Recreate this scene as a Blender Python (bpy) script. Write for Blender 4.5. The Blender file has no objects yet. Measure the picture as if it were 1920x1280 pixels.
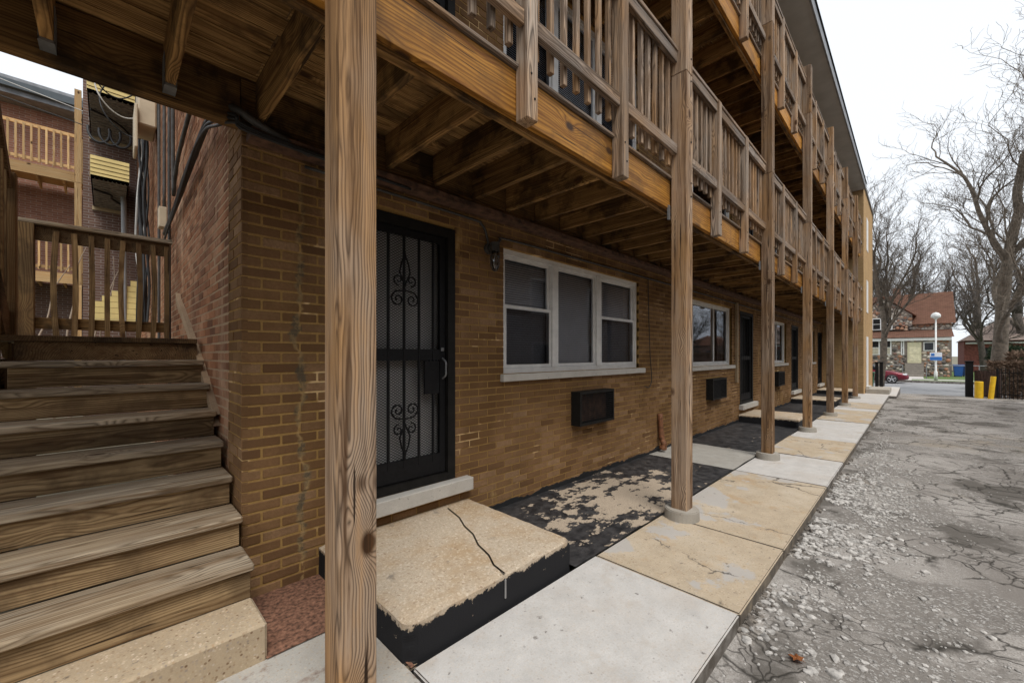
import bpy, bmesh, math, random
from mathutils import Vector, Matrix, noise
R = math.radians
random.seed(7)
scene = bpy.context.scene
COL = scene.collection
# ---------------------------------------------------------------- camera, sky, sun, exposure
cam_d = bpy.data.cameras.new('camera'); cam = bpy.data.objects.new('camera', cam_d); COL.objects.link(cam)
cam.location = (0, 0, 1.45)
cam.rotation_euler = (R(90), 0, R(44.9 - 90))
cam_d.sensor_width = 36; cam_d.lens = 757 / 1920 * 36; cam_d.shift_y = 25.5 / 1920
cam_d.clip_start = 0.03; cam_d.clip_end = 2000
scene.camera = cam
SUN_EL, SUN_AZ = 52, 200
world = bpy.data.worlds.new('World'); scene.world = world; world.use_nodes = True
wn, wl = world.node_tree.nodes, world.node_tree.links
wn.clear()
sky = wn.new('ShaderNodeTexSky'); sky.sky_type = 'NISHITA'; sky.sun_disc = False
sky.sun_elevation = R(SUN_EL); sky.sun_rotation = R(SUN_AZ); sky.dust_density = 4; sky.air_density = 1.2
hsv = wn.new('ShaderNodeHueSaturation'); hsv.inputs['Saturation'].default_value = 0.2
cloud = wn.new('ShaderNodeMixRGB'); cloud.inputs[0].default_value = 0.88
cloud.inputs[2].default_value = (7.7, 8.1, 8.6, 1)            # even overcast layer
bg = wn.new('ShaderNodeBackground'); bg.inputs['Strength'].default_value = 0.086
wo = wn.new('ShaderNodeOutputWorld')
wl.new(sky.outputs[0], hsv.inputs['Color']); wl.new(hsv.outputs[0], cloud.inputs[1])
wl.new(cloud.outputs[0], bg.inputs['Color']); wl.new(bg.outputs[0], wo.inputs['Surface'])
sun_d = bpy.data.lights.new('sun', 'SUN'); sun_d.energy = 1.5; sun_d.angle = R(25); sun_d.color = (1, .96, .9)
sun = bpy.data.objects.new('sun', sun_d); COL.objects.link(sun)
# light arrives from the open alley side, high
sun.rotation_euler = Vector((0.25, 0.55, -1.0)).to_track_quat('-Z', 'Y').to_euler()
vs = scene.view_settings
vs.view_transform = 'Standard'; vs.look = 'None'; vs.gamma = 1.0; vs.use_curve_mapping = False
vs.exposure = 0.70

# ---------------------------------------------------------------- helpers
def gz(x): return -0.0057 * x                     # the walk falls slightly towards the street
def az(x):                                        # alley surface
    if x < 20: return -0.085 - 0.0057 * x
    if x < 32: return -0.199 - (x - 20) / 12 * 0.425
    return -0.624
WP = {}
def link(o, parent=None, world_loc=None):
    COL.objects.link(o)
    if world_loc is not None:
        w = Vector(world_loc); WP[o] = w
        o.location = w - (WP[parent] if parent else Vector((0, 0, 0)))
    else:
        WP[o] = WP[parent].copy() if parent else Vector((0, 0, 0))
    if parent: o.parent = parent
    return o
def tag(o, label=None, cat=None, group=None, kind=None):
    if label: o['label'] = label
    if cat: o['category'] = cat
    if group: o['group'] = group
    if kind: o['kind'] = kind
    return o
def empty(name, loc, label=None, cat=None, group=None, rz=0):
    o = bpy.data.objects.new(name, None); o.empty_display_size = .2
    link(o, None, loc); o.rotation_euler.z = rz
    return tag(o, label, cat, group)
def mesh_obj(name, bm, mat, parent=None, loc=None, smooth=False):
    me = bpy.data.meshes.new(name); bm.to_mesh(me); bm.free()
    for m in (mat if isinstance(mat, (list, tuple)) else [mat]): me.materials.append(m)
    if smooth:
        for p in me.polygons: p.use_smooth = True
    o = bpy.data.objects.new(name, me)
    return link(o, parent, loc)
def bbox(bm, x0, x1, y0, y1, z0, z1, mi=0):
    vsx = [bm.verts.new(p) for p in ((x0,y0,z0),(x1,y0,z0),(x1,y1,z0),(x0,y1,z0),(x0,y0,z1),(x1,y0,z1),(x1,y1,z1),(x0,y1,z1))]
    fs = []
    for a in ((3,2,1,0),(4,5,6,7),(0,1,5,4),(1,2,6,5),(2,3,7,6),(3,0,4,7)):
        f = bm.faces.new([vsx[i] for i in a]); f.material_index = mi; fs.append(f)
    return fs
CACHE = {}
def box(name, dims, loc, mat, parent=None, bevel=0.0, key=''):
    """one box object, origin at its centre; mesh data shared between equal boxes"""
    k = (tuple(round(d, 4) for d in dims), mat.name, bevel, key)
    me = CACHE.get(k)
    if me is None:
        bm = bmesh.new(); dx, dy, dz = [d / 2 for d in dims]
        bbox(bm, -dx, dx, -dy, dy, -dz, dz)
        if bevel: bmesh.ops.bevel(bm, geom=bm.edges[:], offset=bevel, segments=1, affect='EDGES')
        me = bpy.data.meshes.new(name); bm.to_mesh(me); bm.free(); me.materials.append(mat); CACHE[k] = me
    return link(bpy.data.objects.new(name, me), parent, loc)
def box2(name, x0, x1, y0, y1, z0, z1, mat, parent=None, bevel=0.0):
    return box(name, (x1-x0, y1-y0, z1-z0), ((x0+x1)/2, (y0+y1)/2, (z0+z1)/2), mat, parent, bevel)
def tube(bm, pts, radii, sides=6, cap=True):
    rings = []; n = len(pts); up = Vector((0, 0, 1)); last = None
    for i, p in enumerate(pts):
        d = (pts[min(i+1, n-1)] - pts[max(i-1, 0)])
        d = d.normalized() if d.length > 1e-9 else Vector((0,0,1))
        if last is None:
            a = d.cross(up); a = a if a.length > .05 else d.cross(Vector((1,0,0)))
        else: a = last - d * last.dot(d)
        a.normalize(); last = a; b = d.cross(a)
        r = radii[i] if isinstance(radii, (list, tuple)) else radii
        rings.append([bm.verts.new(p + (a*math.cos(t)+b*math.sin(t))*r) for t in [2*math.pi*k/sides for k in range(sides)]])
    for i in range(n-1):
        for k in range(sides):
            bm.faces.new((rings[i][k], rings[i][(k+1)%sides], rings[i+1][(k+1)%sides], rings[i+1][k]))
    if cap and sides > 2:
        bm.faces.new(rings[0][::-1]); bm.faces.new(rings[-1])
def _place(o, parent):
    """mesh was written in world coordinates under an unrotated parent"""
    o.location = -WP[parent]; WP[o] = Vector((0, 0, 0)); return o
def spline(pts, n=8):
    P = [Vector(p) for p in pts]; P = [P[0]*2-P[1]] + P + [P[-1]*2-P[-2]]; out = []
    for i in range(1, len(P)-2):
        for k in range(n):
            t = k/n; a,b,c,d = P[i-1],P[i],P[i+1],P[i+2]
            out.append(0.5*((2*b)+(c-a)*t+(2*a-5*b+4*c-d)*t*t+(3*b-a-3*c+d)*t**3))
    out.append(P[-2]); return out
def tube_obj(name, pts, r, mat, parent=None, sides=8, n=8, smooth=True):
    bm = bmesh.new(); tube(bm, spline(pts, n) if n else [Vector(p) for p in pts], r, sides)
    return mesh_obj(name, bm, mat, parent, smooth=smooth)

# ---------------------------------------------------------------- materials
def newmat(name):
    m = bpy.data.materials.new(name); m.use_nodes = True
    nt = m.node_tree; b = nt.nodes['Principled BSDF']
    return m, nt.nodes, nt.links, b
class N:
    """tiny node-graph helper"""
    def __init__(s, name):
        s.m, s.n, s.l, s.b = newmat(name)
    def tc(s, kind='Object'): return s.n.new('ShaderNodeTexCoord').outputs[kind]
    def geo(s): return s.n.new('ShaderNodeNewGeometry').outputs['Position']
    def rnd(s): return s.n.new('ShaderNodeObjectInfo').outputs['Random']
    def set(s, sock, v):
        if hasattr(v, 'is_linked') or hasattr(v, 'links'): s.l.new(v, sock)
        else:
            if isinstance(v, (tuple, list)) and len(v) == 3 and sock.type == 'RGBA': v = (*v, 1)
            sock.default_value = v
    def math(s, op, a, b=0.0, c=None, clamp=False):
        x = s.n.new('ShaderNodeMath'); x.operation = op; x.use_clamp = clamp
        s.set(x.inputs[0], a); s.set(x.inputs[1], b)
        if c is not None: s.set(x.inputs[2], c)
        return x.outputs[0]
    def vmul(s, v, f):
        x = s.n.new('ShaderNodeVectorMath'); x.operation = 'MULTIPLY'; s.set(x.inputs[0], v); x.inputs[1].default_value = f
        return x.outputs[0]
    def vadd(s, v, w):
        x = s.n.new('ShaderNodeVectorMath'); x.operation = 'ADD'; s.set(x.inputs[0], v); s.set(x.inputs[1], w); return x.outputs[0]
    def noise(s, v, scale, detail=4, rough=.55, dist=0.0):
        x = s.n.new('ShaderNodeTexNoise'); s.l.new(v, x.inputs['Vector'])
        x.inputs['Scale'].default_value = scale; x.inputs['Detail'].default_value = detail
        x.inputs['Roughness'].default_value = rough; x.inputs['Distortion'].default_value = dist
        return x.outputs['Fac']
    def voro(s, v, scale, feature='F1', rand=1.0, out='Distance'):
        x = s.n.new('ShaderNodeTexVoronoi'); x.feature = feature; s.l.new(v, x.inputs['Vector'])
        x.inputs['Scale'].default_value = scale; x.inputs['Randomness'].default_value = rand
        return x.outputs[out]
    def ramp(s, f, stops):
        x = s.n.new('ShaderNodeValToRGB'); s.l.new(f, x.inputs[0]); e = x.color_ramp.elements
        while len(e) < len(stops): e.new(.5)
        for k, (p, c) in enumerate(stops):
            e[k].position = p; e[k].color = (*c, 1) if len(c) == 3 else c
        return x.outputs[0]
    def mr(s, v, a, b, c=0.0, d=1.0):
        x = s.n.new('ShaderNodeMapRange'); s.set(x.inputs[0], v)
        for i, q in enumerate((a, b, c, d)): x.inputs[i+1].default_value = q
        return x.outputs[0]
    def mix(s, f, a, b, mode='MIX'):
        x = s.n.new('ShaderNodeMixRGB'); x.blend_type = mode
        s.set(x.inputs[0], f); s.set(x.inputs[1], a); s.set(x.inputs[2], b); return x.outputs[0]
    def sep(s, v):
        x = s.n.new('ShaderNodeSeparateXYZ'); s.l.new(v, x.inputs[0]); return x.outputs
    def comb(s, x_, y_, z_):
        x = s.n.new('ShaderNodeCombineXYZ'); s.set(x.inputs[0], x_); s.set(x.inputs[1], y_); s.set(x.inputs[2], z_); return x.outputs[0]
    def done(s, col, rough=.85, bump=None, bs=.3, bd=.01, metal=0.0, spec=.3):
        s.set(s.b.inputs['Base Color'], col); s.set(s.b.inputs['Roughness'], rough); s.set(s.b.inputs['Metallic'], metal)
        s.b.inputs['Specular IOR Level'].default_value = spec
        if bump is not None:
            x = s.n.new('ShaderNodeBump'); s.l.new(bump, x.inputs['Height'])
            x.inputs['Strength'].default_value = bs; x.inputs['Distance'].default_value = bd
            s.l.new(x.outputs[0], s.b.inputs['Normal'])
        return s.m
def plain(name, col, rough=.6, metal=0.0, var=.15, scale=6.0, spec=.4):
    g = N(name); n = g.noise(g.geo(), scale, 5)
    c = g.mix(g.mr(n, .3, .7), tuple(v*(1-var) for v in col), tuple(min(1, v*(1+var)) for v in col))
    return g.done(c, rough, n, .15, .004, metal, spec)
def wood(name, light, dark, axis, ring=.011, rough=.8, stain=None, stain_amt=.5, greyed=None, knots=1.0):
    g = N(name); o = g.tc('Object'); r = g.rnd()
    off = g.comb(g.math('MULTIPLY', r, 13.7), g.math('MULTIPLY', r, 31.1), g.math('MULTIPLY', r, 57.3))
    s = g.sep(o); ax = 'XYZ'.index(axis); oth = [i for i in range(3) if i != ax]
    u, v, a = s[oth[0]], s[oth[1]], s[ax]
    pc = g.vadd(g.comb(g.math('MULTIPLY', u, 5), g.math('MULTIPLY', v, 5), g.math('MULTIPLY', a, .9)), off)
    warp = g.noise(pc, 1.0, 3, .5)
    kc = g.vadd(g.comb(g.math('MULTIPLY', u, 3.4), g.math('MULTIPLY', v, 3.4), g.math('MULTIPLY', a, 2.0)), off)
    kd = g.voro(kc, 1.0)
    kn = g.math('MULTIPLY', g.math('POWER', g.mr(kd, 0.0, .38, 1.0, 0.0), 2.0), .085 * knots)
    pu = g.math('ADD', u, g.math('MULTIPLY_ADD', r, .12, -.03)); pv = g.math('ADD', v, g.math('MULTIPLY_ADD', r, -.2, .16))
    rad = g.math('SQRT', g.math('ADD', g.math('MULTIPLY', pu, pu), g.math('MULTIPLY', pv, pv)))
    ph = g.math('ADD', g.math('ADD', rad, kn), g.math('MULTIPLY', warp, .11))
    fr = g.math('FRACT', g.math('DIVIDE', ph, ring))
    band = g.ramp(fr, [(0, (.3,)*3), (.18, (.0,)*3), (.5, (.3,)*3), (.82, (1,)*3), (1, (.3,)*3)])
    fib = g.noise(g.vadd(g.comb(g.math('MULTIPLY', u, 150), g.math('MULTIPLY', v, 150), g.math('MULTIPLY', a, 4)), off), 1.0, 3, .6)
    blot = g.noise(g.vadd(g.comb(g.math('MULTIPLY', u, 2.5), g.math('MULTIPLY', v, 2.5), g.math('MULTIPLY', a, 1.1)), off), 1.0, 4, .6)
    strk = g.noise(g.vadd(g.comb(g.math('MULTIPLY', u, 26), g.math('MULTIPLY', v, 26), g.math('MULTIPLY', a, 1.0)), off), 1.0, 5, .65, .4)
    chk = g.noise(g.vadd(g.comb(g.math('MULTIPLY', u, 60), g.math('MULTIPLY', v, 60), g.math('MULTIPLY', a, 1.6)), off), 1.0, 2, .5)
    f = g.math('MULTIPLY', band, g.mr(blot, .25, .65, .6, 1.0))
    c = g.mix(f, light, dark)
    c = g.mix(g.mr(fib, .3, .75, 0, .5), c, tuple(x*.4 for x in light))
    if greyed: c = g.mix(g.mr(blot, .38, .62, 0.0, .85), c, g.mix(f, greyed, tuple(x*.2 for x in greyed)))
    c = g.mix(g.mr(strk, .46, .66, 0, .85), c, tuple(x*1.4 for x in dark))
    c = g.mix(g.mr(strk, .30, .42, .4, 0), c, tuple(min(1, x*1.25) for x in light))
    c = g.mix(g.mr(chk, .66, .69, 0, .92), c, tuple(x*.3 for x in dark))
    if stain: c = g.mix(g.math('MULTIPLY', g.mr(g.noise(g.vadd(g.vmul(o, (2.6, 2.6, 2.6)), off), 1.0, 5, .65), .48, .60), stain_amt), c, stain)
    c = g.mix(g.mr(kd, .07, .12, 1, 0), c, g.mix(g.mr(fib, .3, .7), (.03, .013, .005), (.10, .045, .016)))
    r2 = g.math('FRACT', g.math('MULTIPLY', r, 17.31)); tone = g.math('MULTIPLY_ADD', r2, .6, .68)
    c = g.mix(1.0, c, g.comb(tone, tone, tone), 'MULTIPLY')
    return g.done(c, rough, g.math('ADD', g.math('MULTIPLY', fr, -.6), fib), .35, .003, 0, .25)
POST = wood('post_wood', (.48, .275, .125), (.05, .02, .006), 'Z', .0095, greyed=(.50, .375, .275))
RIM = wood('stained_rim_wood', (.62, .29, .05), (.14, .046, .006), 'X', .020, stain=(.12, .06, .02), stain_amt=.45, rough=.6)
RAILX = wood('weathered_rail_wood', (.42, .265, .15), (.055, .031, .016), 'X', .009, greyed=(.38, .33, .29))
BAL = wood('weathered_baluster_wood', (.54, .32, .16), (.06, .031, .013), 'Z', .009, greyed=(.42, .355, .295), knots=.6)
JOIST = wood('joist_wood', (.50, .285, .105), (.075, .032, .008), 'Y', .011, stain=(.03, .016, .007), stain_amt=.75)
DECKW = wood('deck_board_wood', (.54, .32, .125), (.10, .045, .012), 'X', .012, stain=(.05, .026, .01), stain_amt=.6)
BEAMX = wood('ledger_wood', (.36, .20, .07), (.06, .027, .008), 'X', .013, stain=(.03, .018, .009), stain_amt=.85)
STAIR = wood('stair_tread_wood', (.54, .42, .28), (.14, .085, .042), 'X', .009, greyed=(.48, .40, .30), rough=.85)
RISER = wood('stair_riser_wood', (.46, .32, .17), (.085, .042, .015), 'X', .013, stain=(.09, .055, .028), stain_amt=.55)
STRY = wood('stringer_wood', (.20, .125, .06), (.06, .03, .012), 'Y', .012, stain=(.02, .012, .007), stain_amt=.7)
STRZ = wood('stair_post_wood', (.30, .19, .085), (.09, .045, .016), 'Z', .012, stain=(.05, .03, .015), stain_amt=.5)
NEWX = wood('new_pine_rail', (.62, .42, .21), (.36, .2, .08), 'X', .02)
NEWZ = wood('new_pine_post', (.62, .42, .21), (.36, .2, .08), 'Z', .02)

def brickmat(name, c0, c1, c2, dirt, stain_col=None, stain_scale=1.0, stain_lo=.6, stain_hi=.7):
    g = N(name); at = g.n.new('ShaderNodeAttribute'); at.attribute_name = 'tint'; t = at.outputs['Fac']
    p = g.geo(); n = g.noise(p, 60, 4, .7); big = g.noise(p, 1.3, 5, .6)
    c = g.ramp(t, [(0, c0), (.5, c1), (1, c2)])
    c = g.mix(g.mr(n, .3, .75, 0, .6), c, tuple(v*.5 for v in c1))
    c = g.mix(g.mr(big, .44, .64, 0, .75), c, dirt)
    if stain_col:
        v = g.vmul(p, (1.3, 1.3, .45))
        s_ = g.noise(v, stain_scale, 7, .68)
        c = g.mix(g.mr(s_, stain_lo, stain_hi, 0, .75), c, stain_col)
    if 'ochre' in name:
        sp = g.sep(p); nn = g.noise(g.vadd(p, (5, 0, 3)), 6, 5, .7)
        dx = g.math('ABSOLUTE', g.math('ADD', g.math('SUBTRACT', sp[0], .88), g.math('MULTIPLY_ADD', g.noise(g.vmul(p, (0, 0, 1)), 2.2, 4, .6), .36, -.18)))
        k = g.math('MULTIPLY', g.mr(g.math('ADD', dx, g.math('MULTIPLY_ADD', nn, .12, -.06)), .006, .022, .85, 0), g.mr(sp[2], 2.45, 2.6, 1, 0))
        c = g.mix(k, c, g.mix(g.mr(nn, .4, .6), (.10, .085, .06), (.50, .33, .14)))
    st = g.noise(g.vmul(p, (5, 5, .35)), 1.0, 4, .6); zz = g.sep(p)[2]
    c = g.mix(g.math('MULTIPLY', g.mr(st, .45, .65, 0, .65), g.mr(zz, 1.6, 2.7, .25, 1)), c, tuple(v*.25 for v in c1))
    return g.done(c, .92, n, .6, .005, 0, .15)
def mortarmat(name, col, dark, fresh=None):
    g = N(name); p = g.geo(); n = g.noise(p, 45, 4, .7); b = g.noise(p, 1.1, 4)
    c = g.mix(g.mr(n, .3, .7), col, tuple(v*.7 for v in col)); c = g.mix(g.mr(b, .5, .72, 0, .6), c, dark)
    if 'ochre' in name:
        sp = g.sep(p); nn = g.noise(g.vadd(p, (5, 0, 3)), 6, 5, .7)
        dx = g.math('ABSOLUTE', g.math('ADD', g.math('SUBTRACT', sp[0], .88), g.math('MULTIPLY_ADD', g.noise(g.vmul(p, (0, 0, 1)), 2.2, 4, .6), .36, -.18)))
        k = g.math('MULTIPLY', g.mr(g.math('ADD', dx, g.math('MULTIPLY_ADD', nn, .12, -.06)), .006, .022, .85, 0), g.mr(sp[2], 2.45, 2.6, 1, 0))
        c = g.mix(k, c, g.mix(g.mr(nn, .4, .6), (.10, .085, .06), (.50, .33, .14)))
    if fresh: c = g.mix(g.mr(g.noise(g.vadd(p, (3.7, 0, 1.9)), 2.1, 4, .6), .60, .64, 0, .9), c, fresh)
    return g.done(c, .95, n, .4, .003, 0, .1)
BRICK_Y = brickmat('ochre_brick', (.135, .07, .034), (.265, .148, .07), (.37, .23, .13), (.13, .068, .026), (.56, .37, .15), 1.6, .61, .69)
MORT_Y = mortarmat('ochre_mortar', (.40, .245, .088), (.22, .125, .04), (.70, .49, .25))
BRICK_R = brickmat('red_common_brick', (.10, .048, .03), (.42, .18, .088), (.62, .37, .22), (.20, .10, .06), (.62, .42, .28), 1.2, .54, .70)
MORT_R = mortarmat('grey_pink_mortar', (.50, .36, .235), (.28, .18, .11))
def farbrick(name, c1, c2, mort, axis, sc=1.0):
    g = N(name); s = g.sep(g.geo()); u = s[0] if axis == 'X' else s[1]
    x = g.n.new('ShaderNodeTexBrick'); g.l.new(g.comb(u, s[2], 0.0), x.inputs['Vector'])
    x.inputs['Color1'].default_value = (*c1, 1); x.inputs['Color2'].default_value = (*c2, 1); x.inputs['Mortar'].default_value = (*mort, 1)
    x.inputs['Scale'].default_value = 1.0; x.inputs['Mortar Size'].default_value = .006*sc
    x.inputs['Brick Width'].default_value = .213*sc; x.inputs['Row Height'].default_value = .0677*sc
    n = g.noise(g.geo(), 2.2, 6, .65)
    c = g.mix(g.mr(n, .35, .75, 0, .6), x.outputs['Color'], tuple(v*.55 for v in c1))
    return g.done(c, .92, x.outputs['Fac'], -.4, .006, 0, .15)
FAR_R = farbrick('far_red_brick', (.34, .17, .115), (.24, .11, .075), (.36, .30, .26), 'X')
FAR_RD = farbrick('far_dark_brick', (.17, .10, .075), (.12, .07, .055), (.3, .27, .25), 'X')
WING_X = farbrick('wing_brick_front', (.50, .315, .15), (.40, .25, .115), (.46, .33, .19), 'X')
WING_Y_SHADED = farbrick('wing_brick_return_shaded', (.36, .235, .115), (.29, .185, .09), (.38, .27, .14), 'Y')  # same brick as the lit front, with the return's shade put into its colours

def concrete(name, col, spot, fine=140, agg=0.0, stain=None, slo=.55, shi=.72, patch=None, cracks=False, flank=True):
    g = N(name); p = g.geo(); n = g.noise(p, fine, 3, .7); m = g.noise(p, 7, 6, .65); b = g.noise(p, 1.7, 5, .6)
    c = g.mix(g.mr(m, .3, .7), col, tuple(v*.8 for v in col))
    c = g.mix(g.mr(b, .5, .7, 0, .65), c, spot)
    c = g.mix(g.mr(n, .35, .75, 0, .3), c, tuple(v*.45 for v in col))
    if agg:
        vc = g.voro(p, 75, out='Color'); vd = g.voro(p, 75)
        sx = g.sep(vc); c = g.mix(g.math('MULTIPLY', g.mr(vd, .3, .5, agg, 0), sx[0]), c, g.ramp(sx[1], [(0, (.16, .09, .05)), (.4, (.5, .36, .22)), (.75, (.66, .55, .42)), (1, (.25, .2, .17))]))
    if stain: c = g.mix(g.mr(g.noise(g.vadd(p, (7.3, 2.2, 0)), 2.4, 6, .7), slo, shi, 0, .8), c, stain)
    if patch: c = g.mix(g.mr(g.noise(g.vadd(p, (1.3, 6.1, 0)), 1.25, 6, .62), .55, .575, 0, .8), c, patch)
    if cracks:
        cr = g.voro(g.vadd(p, g.comb(g.math('MULTIPLY_ADD', m, .25, -.12), g.math('MULTIPLY_ADD', b, .4, -.2), 0.0)), .8, 'DISTANCE_TO_EDGE')
        c = g.mix(g.math('MULTIPLY', g.mr(cr, .0, .009, .9, 0), g.mr(b, .46, .5)), c, (.05, .045, .04))
    c = g.mix(g.mr(g.noise(p, 22, 3, .6), .66, .74, 0, .7), c, (.12, .10, .085))
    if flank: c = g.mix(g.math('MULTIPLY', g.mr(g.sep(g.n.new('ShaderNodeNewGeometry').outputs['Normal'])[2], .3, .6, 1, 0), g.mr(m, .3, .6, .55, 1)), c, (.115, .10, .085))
    return g.done(c, .93, g.math('ADD', n, m), .35, .004, 0, .2)
CONC_W = concrete('pale_concrete', (.63, .605, .575), (.52, .465, .41), agg=.25, stain=(.44, .37, .3), slo=.56, shi=.75, cracks=False)
CONC_T = concrete('tan_concrete', (.54, .44, .32), (.62, .54, .43), agg=.6, stain=(.42, .25, .10), slo=.56, shi=.75, patch=(.44, .42, .40), cracks=True)
CONC_G = concrete('grey_concrete', (.42, .40, .36), (.35, .32, .28))
CONC_O = concrete('old_walk_concrete', (.50, .475, .43), (.44, .37, .29), agg=.4, stain=(.17, .09, .06), slo=.50, shi=.58)
AGG = concrete('exposed_aggregate', (.52, .41, .28), (.44, .33, .21), agg=1.0, flank=False)
LIME = concrete('limestone_sill', (.58, .55, .50), (.42, .39, .34), flank=False)
PAD = concrete('footing_concrete', (.43, .40, .35), (.36, .30, .24), flank=False)
def tarmat():
    g = N('peeling_tar'); p = g.geo(); n = g.noise(g.vmul(p, (1.0, 1.5, 1)), 4.2, 9, .68)
    s = g.sep(p)
    peel = g.math('ADD', n, g.math('ADD', g.mr(g.math('ABSOLUTE', g.math('SUBTRACT', s[0], 3.75)), 0, 2.0, .16, -.10), g.mr(g.math('ABSOLUTE', g.math('SUBTRACT', s[1], 2.12)), 0, .6, .03, -.09)))
    k = g.mr(peel, .565, .585)
    base = g.mix(g.mr(g.noise(p, 90, 3, .7), .3, .75), (.50, .41, .31), (.30, .24, .18))
    gran = g.noise(p, 9, 5, .7)
    tar = g.mix(g.mr(gran, .4, .7), (.016, .016, .018), (.075, .072, .072))
    return g.done(g.mix(k, tar, base), g.mix(k, (.55,)*3, (.95,)*3), g.math('SUBTRACT', g.noise(p, 60, 4, .7), g.math('MULTIPLY', k, .8)), .5, .005, 0, .35)
TAR = tarmat()
def stoopmat():
    g = N('stoop_concrete'); p = g.geo(); o = g.tc('Object'); n = g.noise(p, 130, 3, .7); b = g.noise(p, 2.6, 5, .65)
    c = g.mix(g.mr(n, .3, .7), (.56, .47, .36), (.40, .32, .235))
    c = g.mix(g.mr(b, .45, .68, 0, .7), c, (.40, .26, .13))
    vo = g.sep(g.voro(p, 85, out='Color')); c = g.mix(g.mr(vo[0], .5, 1, 0, .6), c, g.ramp(vo[1], [(0, (.2, .12, .07)), (.5, (.62, .5, .36)), (1, (.7, .62, .5))]))
    c = g.mix(g.mr(g.noise(g.vadd(p, (1, 5, 2)), 5, 4, .6), .66, .72, 0, .7), c, (.2, .17, .14))
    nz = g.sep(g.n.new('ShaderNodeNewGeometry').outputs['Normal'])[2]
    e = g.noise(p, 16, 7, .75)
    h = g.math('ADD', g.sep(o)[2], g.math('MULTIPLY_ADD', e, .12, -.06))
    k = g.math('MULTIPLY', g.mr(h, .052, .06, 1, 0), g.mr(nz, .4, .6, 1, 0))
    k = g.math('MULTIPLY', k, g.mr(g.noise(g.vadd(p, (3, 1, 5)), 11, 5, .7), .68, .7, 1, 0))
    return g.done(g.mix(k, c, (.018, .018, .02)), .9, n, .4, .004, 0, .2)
STOOP = stoopmat()
def alleymat():
    g = N('worn_asphalt'); p = g.geo(); w = g.noise(p, 1.6, 4, .6)
    pw = g.vadd(p, g.comb(g.math('MULTIPLY_ADD', w, .5, -.25), g.math('MULTIPLY_ADD', g.noise(g.vadd(p, (9, 4, 0)), 1.8, 4, .6), .5, -.25), 0.0))
    f = g.noise(p, 170, 3, .8); ag = g.voro(p, 120, out='Color'); a0 = g.sep(ag)[0]
    c = g.mix(g.mr(f, .3, .72), (.48, .445, .41), (.17, .155, .14))
    c = g.mix(g.mr(a0, .55, 1.0, 0, .55), c, (.55, .52, .49))
    big = g.noise(p, .75, 5, .6)
    c = g.mix(g.mr(big, .47, .66, 0, .75), c, (.19, .17, .152))
    c = g.mix(g.mr(g.noise(g.vadd(p, (4, 8, 1)), .55, 4, .6), .56, .68, 0, .6), c, (.27, .225, .17))
    c = g.mix(g.mr(g.noise(g.vadd(p, (11, 3, 1)), .9, 6, .62), .51, .58, 0, .85), c, (.105, .094, .082))
    gm = g.mr(g.noise(g.vadd(p, (6.2, 1.4, 0)), 1.05, 5, .65), .52, .57)
    pq = g.vadd(p, g.comb(g.math('MULTIPLY', f, .02), g.math('MULTIPLY', a0, .012), 0.0)); pv = g.voro(pq, 58, out='Color'); pd = g.voro(pq, 58); ps = g.sep(pv)
    peb = g.mix(g.mr(pd, .25, .55), g.ramp(ps[0], [(0, (.22, .205, .19)), (.5, (.42, .395, .365)), (1, (.66, .64, .61))]), (.22, .20, .18))
    c = g.mix(g.math('MULTIPLY', gm, .9), c, peb)
    cr1 = g.voro(pw, 1.25, 'DISTANCE_TO_EDGE'); cr2 = g.voro(pw, 3.9, 'DISTANCE_TO_EDGE'); cr3 = g.voro(pw, 9, 'DISTANCE_TO_EDGE')
    m1 = g.math('MULTIPLY', g.mr(cr1, .0, .022, 1, 0), g.mr(w, .42, .50)); m2 = g.math('MULTIPLY', g.mr(cr2, .0, .045, 1, 0), g.mr(g.noise(g.vadd(p, (2, 2, 2)), .8, 3), .46, .52))
    m3 = g.math('MULTIPLY', g.mr(cr3, .0, .06, .8, 0), g.mr(g.noise(g.vadd(p, (7, 2, 5)), 1.1, 4), .54, .60))
    m = g.math('MULTIPLY', g.math('MAXIMUM', g.math('MAXIMUM', m1, m2), m3), g.mr(gm, 0, 1, 1, .15))
    c = g.mix(g.math('MULTIPLY', m, .92), c, (.04, .036, .03))
    h = g.math('SUBTRACT', g.math('ADD', g.math('MULTIPLY', g.math('ADD', f, a0), .35), g.math('MULTIPLY', gm, g.mr(pd, .1, .6, 1.2, 0))), g.math('MULTIPLY', m, 2.0))
    return g.done(c, .93, h, .6, .008, 0, .2)
ALLEY = alleymat()
GRAV = plain('gravel_stone', (.43, .41, .385), .9, 0, .5, 25)
BLACK = plain('black_iron', (.008, .008, .009), .6, 0, .3, 30, .2)
DARKM = plain('dark_painted_steel', (.011, .010, .009), .6, 0, .4, 14, .2)
WHITEP = plain('white_window_paint', (.70, .69, .67), .55, 0, .1, 9)
DARK = plain('dark_room', (.02, .019, .018), .95)
STEEL = plain('galvanised_steel', (.22, .225, .23), .5, .5, .25, 18)
RUST = plain('rusty_angle_iron', (.10, .052, .032), .85, 0, .7, 16)
COND = plain('grey_conduit', (.06, .056, .052), .6, .1, .4, 10)
WIRE = plain('black_cable', (.018, .018, .019), .55, 0, .3, 10)
WIREW = plain('pale_cable', (.5, .48, .45), .6)
BEIGE = plain('beige_utility_box', (.50, .41, .29), .6, 0, .12, 4)
YSID = plain('yellow_siding', (.66, .53, .22), .6, 0, .14, 3)
REDT = plain('red_scalloped_trim', (.25, .04, .025), .7, 0, .25, 8)
AWUND = plain('awning_underside', (.17, .155, .135), .85, 0, .5, 14)
SOFFIT = plain('soffit_stucco', (.46, .455, .44), .9, 0, .1, 2.5)
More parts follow.
